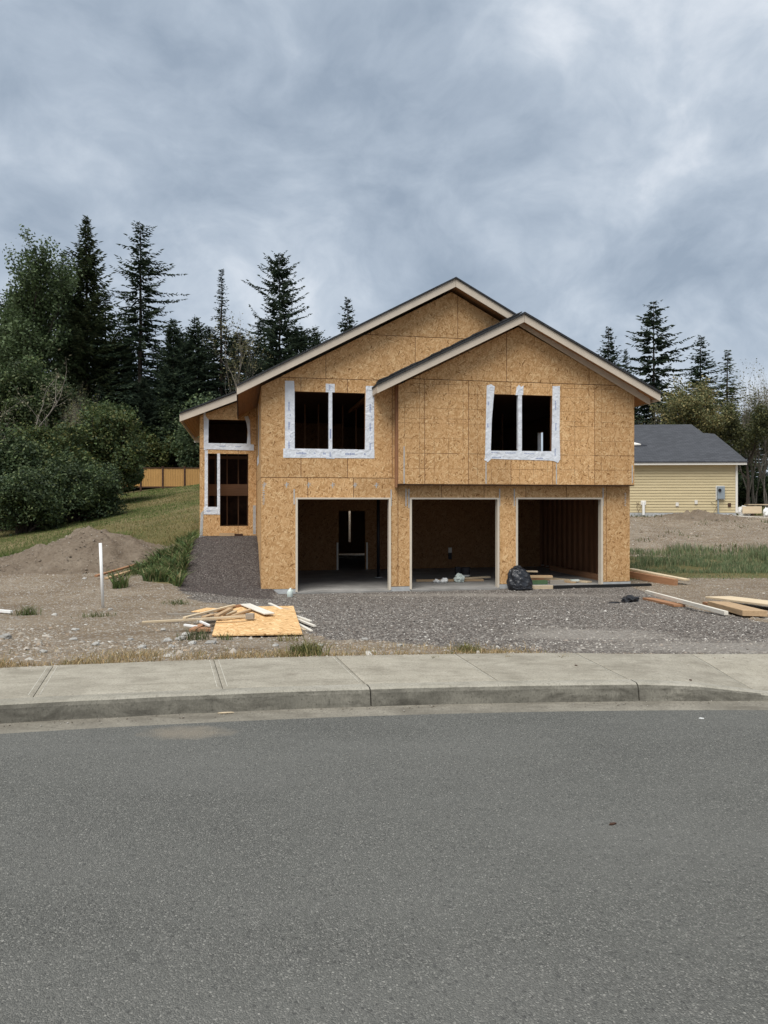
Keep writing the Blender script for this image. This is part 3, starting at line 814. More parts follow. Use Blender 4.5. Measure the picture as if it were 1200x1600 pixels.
# eave fascias
MB().box(-.625, -.59, -.36, 5.2, mz(-.6) - .24, mz(-.6) - .03).build('fascia_board', 'dark_wood', house)
MB().box(-2.435, -2.40, 4.84, 12.25, 4.20, 4.41).build('fascia_board', 'fascia', house)
MB().box(-2.42, -1.9, 12.22, 12.26, 4.1, 4.32).build('fascia_board', 'trim_white', house)
MB().box(2.955, 2.985, -.71, .0, 4.46, 4.66).build('fascia_board', 'fascia', house)
MB().box(10.985, 11.015, -.71, 4.0, 4.44, 4.64).build('fascia_board', 'fascia', house)
# eave lining boards, one by one
def lining(zf, u0, u1, v0, v1, n):
    for k in range(n):
        a = u0 + (u1 - u0) * k / n; b = u0 + (u1 - u0) * (k + 1) / n - .006
        MB().prism([(a, zf(a) - .135), (b, zf(b) - .135), (b, zf(b) - .155), (a, zf(a) - .155)], 'v', v0, v1).build('soffit_board', 'soffit', house)
lining(mz, -.585, -.015, -.36, 5.18, 6)
lining(lambda u: 4.437 + WP * (u + 2.43), -2.39, -1.85, 4.84, 12.2, 6)
lining(gz, 10.5, 10.98, -.70, 4.0, 5)
lining(gz, 2.99, 3.585, -.70, -.02, 5)
MB().box(3.62, 10.4, -.72, -.31, 4.0, 4.001) if False else None

# ------------------------------------------------------------------ neighbouring house
nh = empty('neighbour_house', (0, 0, 0), 0)
ny0 = 41.6
nx1 = at(1152, ny0); nx0 = at(940, ny0)
nz0 = .78
nh.location = (nx1, ny0, nz0); nh.rotation_euler = (0, 0, R(-3.5))
tag(nh, 'single-storey house with pale yellow lap siding and grey shingle roof behind the building site', 'house')
LX = nx0 - nx1                                # local: wall runs from LX to 0 along x, y back
MB().box(LX, -.04, .02, 9.5, -.6, .24).build('foundation', 'concrete_stem', nh)
MB().box(LX, 0, .05, 9.5, .24, 3.0).build('wall', 'siding', nh)
zt = 2.93
n = 17
sd_ = MB()
for k in range(n):
    z0 = .25 + (zt - .25) * k / n; z1 = .25 + (zt - .25) * (k + 1) / n + .01
    sd_.add([(LX, .006, z0), (-.1, .006, z0), (-.1, .036, z1), (LX, .036, z1), (LX, .048, z0), (-.1, .048, z0)], [(0, 1, 2, 3), (4, 5, 1, 0)])
o = sd_.build('lap_siding', 'siding', nh); o['kind'] = 'stuff'
MB().box(-.098, .02, -.02, .12, .24, zt).build('corner_board', 'trim_white', nh)
MB().box(LX, .38, -.36, -.32, 2.92, 3.10).build('gutter_board', 'trim_white', nh)
MB().box(LX, .36, -.32, .05, 2.93, 2.97).build('eave_lining', 'trim_white', nh)
# roof plane: notch at its upper right corner
pit = .47
def rp(x, s, dz=0.0): return (x, -.40 + s, 3.10 + pit * s + dz)
SR = 5.6
out = [(LX, 0), (.40, 0), (.10, 4.0), (-.52, 4.15), (-.72, SR), (LX, SR)]
m = MB()
nn = len(out)
m.add([rp(x, s, .03) for x, s in out] + [rp(x, s, -.05) for x, s in out], [tuple(range(nn)), tuple(range(2 * nn - 1, nn - 1, -1))] + [(i, (i + 1) % nn, nn + (i + 1) % nn, nn + i) for i in range(nn)])
roof = m.build('roof', 'shingle_grey', nh)
m = MB(); m.add([rp(-.72, SR, -.01), rp(LX, SR, -.01), (LX, SR * 2 - .4, 3.0), (.3, SR * 2 - .4, 3.0)], [(0, 1, 2, 3)]); m.build('roof', 'shingle_grey', nh)
m = MB(); m.add([(-.02, .05, 2.95), (-.02, 9.5, 2.95), (-.3, SR - .4, 5.5)], [(0, 1, 2)]); m.build('gable_wall', 'siding', nh)
m = MB(); m.add([rp(-5.75, 2.2, .05), rp(-4.80, 2.25, .05), rp(-5.75, 3.0, .05), rp(-5.75, 2.2, .12), rp(-4.80, 2.25, .12), rp(-5.75, 3.0, .12)], [(0, 1, 2), (3, 4, 5), (0, 1, 4, 3), (1, 2, 5, 4), (2, 0, 3, 5)])
m.build('roof_light', 'trim_white', roof)
m = MB(); m.add([rp(-5.75, 2.05, .02), rp(-4.45, 2.15, .02), rp(-5.75, 3.2, .02), rp(-5.75, 2.05, .06), rp(-4.45, 2.15, .06), rp(-5.75, 3.2, .06)], [(0, 1, 2), (3, 4, 5), (0, 1, 4, 3), (1, 2, 5, 4), (2, 0, 3, 5)])
m.build('roof_flashing', 'black_metal', roof)
def nl(px, py): return ((px - 600) / 1155.5 * ny0 - nx1) * 1.0, 1.6 - (py - 785) / 1155.5 * ny0 - nz0
def nbox(name, px0, px1, py0, py1, mat, y0=-.12, y1=.03, par=nh, bev=0.0):
    a, zb = nl(px0, py1); b, ztp = nl(px1, py0)
    return MB().box(a, b, y0, y1, zb, ztp).build(name, mat, par, bevel=bev)
nbox('meter_backing', 1119, 1132.5, 759, 781, 'trim_white', -.02, .03)
mb_ = nbox('electric_meter', 1120.5, 1131.5, 760, 779.5, 'meter_grey', -.16, .0, bev=.01)
x_, z_ = nl(1123.5, 766)
MB().tube([(x_, -.17, z_), (x_, -.22, z_)], [.09, .08], 14).build('meter_dial', 'black_metal', mb_)
x_, z_ = nl(1122.3, 779); MB().tube([(x_, -.05, z_), (x_, -.05, -.1)], [.045, .045], 8).build('conduit', 'meter_grey', nh)
x_, z_ = nl(1007.5, 785)
nbox('vent_plate', 1004, 1012, 782, 789, 'trim_white', -.02, .03)
MB().tube([(x_, -.10, z_), (x_, -.10, .1)], [.075, .075], 10).build('vent_pipe', 'pvc', nh)
for px, py in ((1060, 788), (1089, 784.5), (1140, 789)):
    nbox('outlet_box', px - 2.2, px + 2.2, py - 3, py + 3, 'trim_white' if px != 1140 else 'dark_wood', -.03, .03)
for px, dx in ((997, .25), (1001, -.15), (1112, .3)):
    x_, z_ = nl(px, 785)
    MB().tube([(x_, -.03, z_), (x_ + dx, -.1, z_ - .25), (x_ + dx * .3, -.15, z_ - .55)], [.012, .012, .012], 5).build('cable', 'dark_wood', nh)

# ------------------------------------------------------------------ back fence
fd = 60.0
fx0, fx1 = at(186, fd), at(425, fd)
fence = empty('wooden_fence', (fx0, fd, 0)); tag(fence, 'cedar board fence across the top of the lawn', 'fence')
pan = 1.78
npan = int((fx1 - fx0) / pan)
for k in range(npan + 1):
    x = k * pan
    g = float(ground(fx0 + x, fd))
    if k == 0: fence.location.z = g
    zz = 1.6 + (785 - 762) / 1155.5 * fd - fence.location.z
    MB().box(x - .07, x + .07, -.09, .02, zz - .5, zz + 1.68).build('post', 'dark_wood', fence)
    MB().box(x - .09, x + .09, -.11, .04, zz + 1.682, zz + 1.73).build('post_cap', 'dark_wood', fence)
    if k < npan:
        m = MB(); a = x + .075
        while a < x + pan - .08:
            b = min(a + .135, x + pan - .075)
            m.box(a, b - .012, -.02 + random.uniform(-.006, .006), .0, zz + .10, zz + 1.56)
            a += .138
        o = m.build('pickets', 'fence_wood', fence)
        MB().box(x + .072, x + pan - .072, -.06, .03, zz + 1.565, zz + 1.64).build('top_rail', 'dark_wood', fence)
        MB().box(x + .072, x + pan - .072, -.05, .03, zz + .0, zz + .095).build('bottom_rail', 'dark_wood', fence)

# ------------------------------------------------------------------ vegetation generators
def blade_mesh(name, P, H, W, lean, C, seed=1, segs=2):
    """P (n,3) roots, H heights, W widths, lean 0..1, C (n,3) colours"""
    g = np.random.default_rng(seed)
    n = len(P)
    az = g.uniform(0, 2 * np.pi, n); la = g.uniform(0, 2 * np.pi, n)
    sx = np.c_[np.cos(az), np.sin(az), np.zeros(n)] * (W / 2)[:, None]
    ld = np.c_[np.cos(la), np.sin(la), np.zeros(n)] * (H * lean * g.uniform(.2, 1, n))[:, None]
    up = np.c_[np.zeros(n), np.zeros(n), H]
    if segs == 1:
        V = np.stack([P - sx, P + sx, P + up + ld], 1).reshape(-1, 3)
        F = np.arange(3 * n).reshape(-1, 3)
        k = 3
    else:
        V = np.stack([P - sx, P + sx, P + up * .6 + ld * .3 + sx * .7, P + up * .6 + ld * .3 - sx * .7, P + up * .95 + ld], 1).reshape(-1, 3)
        b = (np.arange(n) * 5)[:, None]
        F = np.concatenate([b + [0, 1, 2], b + [0, 2, 3], b + [3, 2, 4]], 0)
        k = 5
    return np_mesh(name, V, F, np.repeat(C, k, 0))
def leaf_arrays(P, size, g, flat=.5):
    n = len(P)
    nrm = g.normal(size=(n, 3)); nrm[:, 2] += flat * 1.5
    nrm /= np.linalg.norm(nrm, axis=1)[:, None]
    a = np.cross(nrm, g.normal(size=(n, 3))); a /= np.linalg.norm(a, axis=1)[:, None] + 1e-9
    b = np.cross(nrm, a)
    s = (size * g.uniform(.6, 1.3, n))[:, None]
    V = np.stack([P - a * s * .5, P + b * s * .3 + nrm * s * .08, P + a * s * .5, P - b * s * .3 + nrm * s * .08], 1).reshape(-1, 3)
    q = (np.arange(n) * 4)[:, None]
    return V, np.concatenate([q + [0, 1, 2], q + [0, 2, 3]], 0)
def pal(g, n, cols, w=None, jit=.18):
    cols = np.array(cols, float)
    k = g.choice(len(cols), n, p=w)
    return np.clip(cols[k] * (1 + g.normal(0, jit, n))[:, None], .004, 1)

def conifer(seed, H, Rad, base=.12, power=.85, whorl=.55, nb=6, rise=.45, fall=-.25, spray=.75, thin=0.0, cols=None, irr=.35, side=None, bare=0.0, dens=1.0):
    g = np.random.default_rng(seed)
    zb = H * base
    B, DIR, LEN = [], [], []
    z = zb
    ph = g.uniform(0, 6)
    twist = g.uniform(.5, 1.6, 4)
    while z < H * .995:
        f = (z - zb) / (H - zb)
        prof = max(.02, (1 - f) ** power) * (1 + irr * .6 * math.sin(f * 17 * twist[0] + ph) * (1 - f))
        if thin and f > 1 - thin: prof *= .62
        n = nb + (1 if f < .6 else 0)
        for k in range(n):
            if g.random() < .10 + bare * (1 - f): continue
            az = ph + k * 2 * np.pi / n + g.uniform(-.5, .5)
            zj = z + g.uniform(-.45, .45) * whorl
            L = Rad * prof * g.uniform(1 - irr * 1.3, 1 + irr * .6)
            if side is not None: L *= 1 + side[1] * max(0, math.cos(az - side[0])) * (1 if g.random() < .4 else 0)
            L = max(L, .18)
            e = fall + (rise - fall) * f ** 1.3 + g.uniform(-.2, .2)
            m = max(3, int(L / .22 * dens))
            t = np.linspace(.12, 1, m)
            dr = np.array([math.cos(az), math.sin(az)])
            p = np.c_[dr[0] * L * t * math.cos(e), dr[1] * L * t * math.cos(e), zj + L * (math.sin(e) * t - .16 * t ** 2 + .12 * t ** 4)]
            for sg in (-1, 1):
                aa = az + sg * g.uniform(.55, 1.1, m)
                ln = spray * (1.05 - .7 * t) * min(1, .35 + L / 2.2) * g.uniform(.6, 1.25, m)
                B.append(p); DIR.append(np.c_[np.cos(aa), np.sin(aa), g.uniform(-.55, .12, m)]); LEN.append(ln)
            B.append(p[-1:]); DIR.append(np.array([[dr[0], dr[1], .1 + e * .3]])); LEN.append(np.array([spray * .6 * min(1, .35 + L / 2.2)]))
            q = p[::2]                        # small upright and hanging twigs
            B.append(q); DIR.append(np.c_[g.normal(0, .5, len(q)) + dr[0], g.normal(0, .5, len(q)) + dr[1], g.uniform(-1.1, .7, len(q))]); LEN.append(spray * .5 * g.uniform(.5, 1.2, len(q)) * min(1, .4 + L / 2))
        z += whorl * g.uniform(.7, 1.3) * (1 - .45 * f)
    B = np.concatenate(B); DIR = np.concatenate(DIR); LEN = np.concatenate(LEN)
    DIR /= np.linalg.norm(DIR, axis=1)[:, None]
    n = len(B)
    w = LEN * g.uniform(.09, .20, n)
    sd1 = np.cross(DIR, [0, 0, 1]); sd1 /= np.linalg.norm(sd1, axis=1)[:, None] + 1e-9
    sd2 = np.cross(DIR, sd1)
    tip = B + DIR * LEN[:, None]; mid = B + DIR * (LEN * .45)[:, None]
    V, F = [], []
    for sdv in (sd1, sd2 * .9):
        V.append(np.stack([B, mid + sdv * w[:, None], tip, mid - sdv * w[:, None]], 1))
    V = np.concatenate(V).reshape(-1, 3)
    q = (np.arange(2 * n) * 4)[:, None]
    F = np.concatenate([q + [0, 1, 2], q + [0, 2, 3]], 0)
    cols = cols or [(.020, .036, .022), (.028, .046, .026), (.014, .026, .018), (.036, .052, .026)]
    c = pal(g, n, cols)
    return np_mesh('needles', V, F, np.repeat(np.concatenate([c, c]), 4, 0))
def conifer_tree(mesh, px, py, d, label, Hm, trunk_r=.0125, rz=0.0, group=None, wx=1.0):
    """stand a conifer so that its top is at this height"""
    x = at(px, d); zg = float(ground(x, d)) - .1
    top = 1.6 + (785 - py) / 1155.5 * d
    s = (top - zg) / Hm
    o = empty('conifer_tree', (x, d, zg), rz)
    o.scale = (s * wx, s * wx, s)
    tag(o, label, 'tree', group)
    link('crown', mesh, None, o)
    link('trunk', trunk_mesh(Hm, trunk_r), None, o)
    return o
_tm = {}
def trunk_mesh(Hm, r):
    k = (round(Hm, 2), r)
    if k not in _tm:
        g = random.Random(int(Hm * 10))
        pts = [(g.uniform(-.06, .06) * (i > 0), g.uniform(-.06, .06) * (i > 0), Hm * .985 * i / 8) for i in range(9)]
        m = MB().tube(pts, [Hm * r * (1 - i / 8 * .93) for i in range(9)], 7)
        me = m.mesh('trunk', smooth=True); me.materials.append(MATS['bark']); _tm[k] = me
    return _tm[k]
def broadleaf(seed, H, spread, levels=4, leaves=0, lsize=.25, cols=None, upright=.5, r0=.018, mat='bark_pale', forks=(3, 4), crown_from=.3, ltwig=9, stems=1):
    """branch skeleton grown by forking, plus leaves at its twigs; returns (wood mesh, leaf mesh)"""
    g = random.Random(seed); ng = np.random.default_rng(seed)
    mb = MB(); ends = []
    def grow(p, d, L, r, lev):
        n = 3
        pts = [p]; q = p.copy(); dd = d.copy()
        for i in range(n):
            dd = (dd + Vector((g.gauss(0, .13), g.gauss(0, .13), g.gauss(.03, .08)))).normalized()
            q = q + dd * (L / n); pts.append(q.copy())
        r1 = r * .62
        mb.tube(pts, [r + (r1 - r) * i / n for i in range(n + 1)], 6 if lev < 2 else (4 if lev < 4 else 3), cap=False)
        if lev >= levels - 1:
            ends.extend([tuple(a) for a in pts[1:]])
        if lev >= levels: return
        for k in range(g.randint(*forks)):
            at_ = pts[-1] if k == 0 else pts[g.randint(1 if lev else 2, n)]
            az = g.uniform(0, 2 * math.pi)
            lat = Vector((math.cos(az), math.sin(az), 0))
            nd = (dd * (1.0 if k == 0 else .6) + lat * spread * (.4 if k == 0 else 1.0) + Vector((0, 0, upright * g.uniform(.2, 1)))).normalized()
            grow(at_.copy(), nd, L * g.uniform(.58, .82), r1 * (.95 if k == 0 else g.uniform(.55, .8)), lev + 1)
    for s_ in range(stems):
        a = g.uniform(0, 6.28)
        off = Vector((math.cos(a), math.sin(a), 0)) * (0 if stems == 1 else H * .03)
        grow(off, Vector((g.gauss(0, .08) + off.x * .2 / H, g.gauss(0, .08), 1)).normalized(), H * crown_from, H * r0, 0)
    zs = max(v[2] for v in mb.v)
    k = H / zs
    mb.v = [(a * k, b * k, c * k) for a, b, c in mb.v]
    wood = mb.mesh('branches'); wood.materials.append(MATS[mat])
    lm = None
    if leaves:
        E_ = np.array(ends) * k
        idx = ng.integers(0, len(E_), leaves)
        P = E_[idx] + ng.normal(0, lsize * 1.1, (leaves, 3))
        V, F = leaf_arrays(P, lsize, ng)
        c = pal(ng, leaves, cols)
        lm = np_mesh('foliage', V, F, np.repeat(c, 4, 0)); lm.materials.append(MATS['leaves'])
    return wood, lm
def broadleaf_tree(meshes, name, loc, label, cat='tree', rz=0.0, sc=1.0, group=None):
    o = empty(name, loc, rz); o.scale = (sc, sc, sc)
    tag(o, label, cat, group)
    link('trunk' if cat == 'tree' else 'stems', meshes[0], None, o)
    if meshes[1]: link('crown' if cat == 'tree' else 'foliage', meshes[1], None, o)
    return o
def shrub_mesh(seed, rx, ry, rz_, n, lsize, cols, clumps=26, w=None):
    g = np.random.default_rng(seed)
    th = g.uniform(0, 2 * np.pi, clumps); ph = np.arccos(g.uniform(-.85, 1, clumps))
    rr = g.uniform(.45, .95, clumps)
    sn = np.sin(ph); ph = ph + 0.0
    Cc = np.c_[np.maximum(np.sin(ph), .75 * (np.cos(ph) < 0)) * np.cos(th) * rx * rr, np.maximum(np.sin(ph), .75 * (np.cos(ph) < 0)) * np.sin(th) * ry * rr, rz_ * (.47 + .47 * np.cos(ph) * rr)]
    cr = g.uniform(.13, .38, clumps) * min(rx, rz_ * .8)
    k = g.integers(0, clumps, n)
    dv = g.normal(size=(n, 3)); dv /= np.linalg.norm(dv, axis=1)[:, None]
    P = Cc[k] + dv * (cr[k] * g.uniform(.35, 1.12, n) ** .6)[:, None]
    spr = g.random(n) < .10                  # loose sprigs that break the outline
    P[spr] += dv[spr] * (cr[k[spr]] * g.uniform(0, .55, spr.sum()))[:, None] + np.c_[np.zeros(spr.sum()), np.zeros(spr.sum()), g.uniform(0, .35, spr.sum())]
    P[:, 2] = np.abs(P[:, 2]) * .98 + .02
    V, F = leaf_arrays(P, lsize, g, .7)
    tone = g.uniform(.75, 1.25, clumps)[k]
    c = pal(g, n, cols, w) * tone[:, None]
    lm = np_mesh('foliage', V, F, np.repeat(c, 4, 0)); lm.materials.append(MATS['leaves'])
    mb = MB(); r = random.Random(seed)
    for q in range(0, clumps, 2):
        c0 = Vector(Cc[q]); b = Vector((r.gauss(0, rx * .12), r.gauss(0, ry * .12), 0))
        mb.tube([b, b.lerp(c0, .5) + Vector((r.gauss(0, .2), r.gauss(0, .2), .25)), c0], [.07, .045, .02], 5, cap=False)
    wm = mb.mesh('stems'); wm.materials.append(MATS['bark'])
    return wm, lm

# ------------------------------------------------------------------ the wood left of the house
NEED = MATS['needles']
def cm(*a, **k):
    m = conifer(*a, **k); m.materials.append(NEED); return m
DARK = [(.030, .048, .030), (.042, .064, .038), (.020, .034, .022), (.060, .082, .046)]
OLIV = [(.060, .086, .036), (.082, .108, .046), (.042, .062, .028), (.105, .122, .056)]
c_fir = cm(11, 28, 4.0, base=.27, power=.60, whorl=.56, nb=6, rise=.5, fall=-.2, irr=.55, side=(0.2, .5), bare=.2, cols=DARK, spray=.78)
c_cedar = cm(12, 29, 6.2, base=.06, power=.78, whorl=.42, nb=7, rise=.8, fall=.15, spray=.85, irr=.45, cols=OLIV)
c_spire = cm(13, 25, 4.8, base=.08, power=.95, whorl=.52, nb=6, rise=.3, fall=-.35, thin=.32, irr=.5, cols=DARK, spray=.7)
c_broad = cm(14, 27, 6.4, base=.06, power=.5, whorl=.58, nb=7, rise=.6, fall=-.1, irr=.65, cols=DARK, spray=.85, side=(3.0, .4))
c_small = cm(15, 22, 4.8, base=.06, power=.75, whorl=.5, nb=7, rise=.45, fall=-.2, irr=.45, cols=DARK, spray=.78)
c_full = cm(16, 24, 5.4, base=.02, power=.55, whorl=.5, nb=7, rise=.5, fall=-.2, irr=.42, cols=DARK, spray=.95)
c_open = cm(17, 24, 6.4, base=.05, power=.68, whorl=.68, nb=6, rise=.4, fall=-.25, irr=.55, cols=DARK, spray=.9, side=(0.1, .45))
c_neat = cm(18, 20, 4.9, base=.05, power=.85, whorl=.5, nb=7, rise=.4, fall=-.3, irr=.36, cols=DARK, spray=.75)
conifer_tree(c_fir, 219, 347, 72, 'tall slender fir with bare lower trunk and one long limb, left of the house', 28, wx=1.2)
conifer_tree(c_cedar, 135, 336, 74, 'tallest tree, olive-green cedar with upswept branches near the left edge', 29, rz=.6, wx=1.12)
conifer_tree(c_small, 100, 392, 80, 'narrow conifer top peeping out left of the tall cedar', 22, rz=2.0, wx=.7)
conifer_tree(c_spire, 346, 419, 70, 'conifer with a long thin spire top above the entry roof', 25, rz=1.0, wx=1.2)
conifer_tree(c_broad, 437, 395, 74, 'broad ragged fir rising behind the main roof slope', 27, rz=.3, wx=.85)
conifer_tree(c_neat, 543, 462, 78, 'small pointed fir top just above the left roof slope', 20, rz=.9, wx=.95)
conifer_tree(c_full, 270, 500, 68, 'dark full conifer between the slender fir and the spire', 24, rz=.4, wx=.9)
conifer_tree(c_full, 306, 496, 70, 'dark round-topped conifer just left of the spire tree', 24, rz=2.4, wx=.85)
conifer_tree(c_broad, 492, 512, 76, 'low ragged conifer between the broad fir and the small fir top', 27, rz=2.2, wx=.7)
conifer_tree(c_full, 400, 560, 68, 'dark conifer low behind the roof left of the broad fir', 24, rz=3.4, wx=1.0)
BACKL = 'dark conifer in the crowded back row of the wood left of the house'
for i, (px, py, d, w) in enumerate(((-60, 470, 84, 1.1), (-10, 500, 80, 1.2), (20, 455, 88, 1.1), (62, 480, 82, 1.1), (118, 470, 86, 1.1), (165, 455, 88, 1.2), (190, 515, 76, 1.4), (246, 530, 80, 1.5), (288, 520, 82, 1.5), (325, 510, 84, 1.5), (372, 520, 86, 1.5), (408, 500, 88, 1.5), (465, 510, 86, 1.5), (516, 535, 86, 1.4), (225, 590, 66, 1.1), (155, 600, 70, 1.2), (90, 590, 72, 1.2), (30, 600, 74, 1.2))):
    conifer_tree((c_full, c_small)[i % 2], px, py, d, BACKL, (24, 22)[i % 2], rz=i * 1.3, group='conifers in the back row on the left', wx=w)
GREENS = [(.040, .062, .022), (.058, .082, .030), (.030, .046, .020), (.075, .095, .036)]
bl_alder = broadleaf(31, 24, .38, 4, 22000, .30, [(.085, .125, .052), (.110, .150, .066), (.062, .092, .040)], upright=1.2, crown_from=.26, forks=(3, 5), r0=.008, mat='bark')
broadleaf_tree(bl_alder, 'broadleaf_tree', (at(36, 70), 70, float(ground(at(36, 70), 70))), 'airy pale green broadleaf tree at the far left edge', sc=(785 - 372) / 1155.5 * 70 / 24 * .96)
broadleaf_tree(bl_alder, 'broadleaf_tree', (at(-20, 74), 74, float(ground(at(-20, 74), 74))), 'airy broadleaf tree half cut off by the left picture edge', rz=2, sc=.9)
bare_a = broadleaf(41, 17, .50, 6, 900, .2, [(.16, .14, .06), (.10, .10, .05)], upright=1.0, r0=.0075, crown_from=.24, forks=(2, 3))
bare_b = broadleaf(42, 17, .36, 5, 1500, .2, [(.16, .15, .06), (.11, .11, .05)], upright=1.5, r0=.0055, crown_from=.26, forks=(2, 4), stems=5)
snag = broadleaf(43, 12, .9, 4, 500, .22, [(.20, .18, .12), (.12, .13, .07)], upright=.15, r0=.013, crown_from=.3, forks=(2, 4))
def bare(mesh, px, pytop, d, label, H=17, rz=0.0, group=None):
    x = at(px, d); zg = float(ground(x, d))
    sc = (1.6 + (785 - pytop) / 1155.5 * d - zg) / H
    broadleaf_tree(mesh, 'bare_tree', (x, d, zg), label, rz=rz, sc=sc, group=group)
bare(bare_a, 374, 492, 64, 'bare grey tree standing right of the spire tree', rz=.5)
bare(snag, 12, 560, 44, 'lichen-grey dead tree at the left edge above the shrubs', 12, rz=1.0)
bare(snag, 52, 640, 46, 'pale dead branches poking out of the shrubs at the left', 12, rz=3.0)
bare(bare_b, 120, 590, 50, 'thin grey bare sapling behind the big shrub', rz=.3)

# ------------------------------------------------------------------ shrubs along the lawn
SH = [(.060, .092, .036), (.082, .120, .046), (.040, .064, .028), (.125, .155, .058)]
SHY = [(.090, .118, .036), (.120, .140, .044), (.060, .088, .032), (.155, .150, .050)]
SHD = [(.052, .080, .038), (.074, .108, .050), (.038, .058, .030), (.115, .148, .068)]
def shrub(label, px, py_base, d, py_top, wpx, seed, cols, n=15000, lsize=.2, clumps=34, depth=1.0):
    x = at(px, d); zg = float(ground(x, d)) - .15
    top = 1.6 + (785 - py_top) / 1155.5 * d
    h = top - zg; rx = wpx / 2 / 1155.5 * d
    o = broadleaf_tree(shrub_mesh(seed, rx, rx * depth, h * .98, n, lsize, cols, clumps), 'shrub', (x, d, zg), label, 'shrub')
    return o
shrub('big leafy shrub with yellowish top, right end of the thicket by the lawn', 160, 800, 47, 602, 130, 51, SHY + SH, 28000, .2, 64)
shrub('tall dark green shrub in the middle of the thicket left of the lawn', 92, 810, 42, 640, 140, 52, SH + SHY, 28000, .19, 64)
shrub('dark shrub at the left picture edge, behind the dirt mound', 12, 815, 38, 655, 130, 53, SH + SHD, 26000, .18, 60)
shrub('low blue-green shrub drooping onto the lawn in front of the thicket', 120, 800, 38, 705, 135, 54, SHD + SH, 24000, .16, 60)
shrub('low dark shrub beside the left picture edge at lawn level', 40, 815, 35, 720, 130, 55, SHD + SH, 22000, .15, 60)
shrub('blue-green shrub touching the left end of the board fence', 176, 785, 50, 690, 90, 56, SHD + SH, 16000, .19, 34)
shrub('olive shrub behind the board fence next to the thicket', 232, 762, 66, 652, 95, 57, SHY, 16000, .26, 34)
shrub('olive shrub behind the board fence next to the entry wall', 292, 762, 66, 680, 80, 58, SHY + SH, 14000, .26, 30)
shrub('dark shrub far left under the dead tree', -40, 815, 40, 640, 120, 59, SH, 14000, .2, 30)

shrub('tall olive thicket of young trees at the left edge below the airy tree', 30, 800, 60, 520, 130, 64, OLIV + SH, 26000, .26, 46)
shrub('tall olive growth between the left thicket and the cedar', 100, 800, 62, 540, 120, 65, OLIV, 24000, .26, 46)
shrub('dark green growth at the foot of the slender fir', 182, 790, 64, 610, 110, 66, SH, 18000, .26, 40)
shrub('dark undergrowth behind the fence under the spire tree', 330, 780, 66, 610, 130, 67, SHD, 18000, .28, 40)
shrub('dark undergrowth between the slender fir and the fence', 260, 780, 68, 620, 120, 68, SHD, 18000, .28, 40)

# ------------------------------------------------------------------ trees behind the neighbouring house
conifer_tree(c_neat, 951, 508, 80, 'small neat fir showing above the right roof slope', 20, rz=.2, wx=1.1)
conifer_tree(c_open, 1021, 466, 70, 'large open fir with one long limb to the right, above the grey roof', 24, rz=0.0, wx=1.05)
conifer_tree(c_neat, 1095, 522, 74, 'dark neat fir right of the large open fir', 20, rz=1.2, wx=1.2)
c_yel = cm(19, 20, 3.6, base=.05, power=.9, whorl=.5, nb=6, rise=.5, fall=-.2, irr=.3, cols=OLIV)
conifer_tree(c_yel, 1137, 546, 72, 'olive-tinged conifer beside the bare trees on the right', 20, rz=.5, wx=1.5)
conifer_tree(c_small, 978, 545, 84, 'thin conifer between the small neat fir and the large open fir', 22, rz=.8, wx=.7)
BACKR = 'dark conifer in the back row behind the yellow house'
for i, (px, py, d, w) in enumerate(((985, 620, 72, 1.2), (1010, 610, 70, 1.2), (1045, 625, 74, 1.2), (1070, 640, 80, 1.2), (1110, 650, 78, 1.2), (1190, 690, 80, 1.2), (1230, 660, 84, 1.3), (1150, 660, 84, 1.2), (940, 600, 82, 1.1), (1100, 610, 86, 1.2), (1170, 640, 88, 1.2), (1128, 640, 82, 1.1))):
    conifer_tree((c_full, c_small)[i % 2], px, py, d, BACKR, (24, 22)[i % 2], rz=i * 1.1, group='conifers in the back row on the right', wx=w)
maple = broadleaf(44, 15, .7, 4, 15000, .28, [(.14, .145, .062), (.18, .17, .072), (.10, .115, .052), (.25, .205, .085)], upright=.7, r0=.012, crown_from=.25, forks=(3, 4))
olive_tree = broadleaf(46, 15, .7, 4, 13000, .28, [(.075, .085, .036), (.105, .112, .046), (.055, .068, .03), (.14, .135, .05)], upright=.8, r0=.009, crown_from=.22, forks=(3, 4), mat='bark')
x = at(1128, 58); broadleaf_tree(maple, 'broadleaf_tree', (x, 58, float(ground(x, 58))), 'yellowing broadleaf tree behind the right end of the grey roof', sc=(1.6 + (785 - 585) / 1155.5 * 58 - float(ground(x, 58))) / 15)
for px_, top_, d_, rz_, lab in ((1168, 625, 57, 2.0, 'olive broadleaf tree at the right among the bare stems'), (1072, 640, 63, 3.6, 'low yellow-green tree behind the middle of the grey roof'), (1212, 650, 60, 5.0, 'olive broadleaf tree cut by the right picture edge')):
    x = at(px_, d_); broadleaf_tree(maple if px_ == 1072 else olive_tree, 'broadleaf_tree', (x, d_, float(ground(x, d_))), lab, rz=rz_, sc=(1.6 + (785 - top_) / 1155.5 * d_ - float(ground(x, d_))) / 15)
bare(bare_a, 1070, 590, 66, 'bare grey tree between the large open fir and the neat fir', rz=1.0)
bare(bare_b, 1172, 553, 60, 'clump of tall bare grey stems at the right, beside the yellowing tree', rz=.2)
bare(bare_b, 1205, 560, 58, 'clump of bare grey stems at the right picture edge', rz=2.2)
bare(bare_a, 1188, 590, 64, 'bare tree behind the stem clumps at the right', rz=2.7)
bare(bare_a, 1045, 620, 60, 'low bare tree just above the ridge of the grey roof', rz=4.0)
def shrubr(label, px, d, py_top, wpx, seed, cols, n=9000, ls=.26):
    shrub(label, px, 790, d, py_top, wpx, seed, cols, n, ls, 26)
shrubr('dark bramble mass at the right edge behind the lumber stack', 1195, 62, 735, 90, 61, SHD)
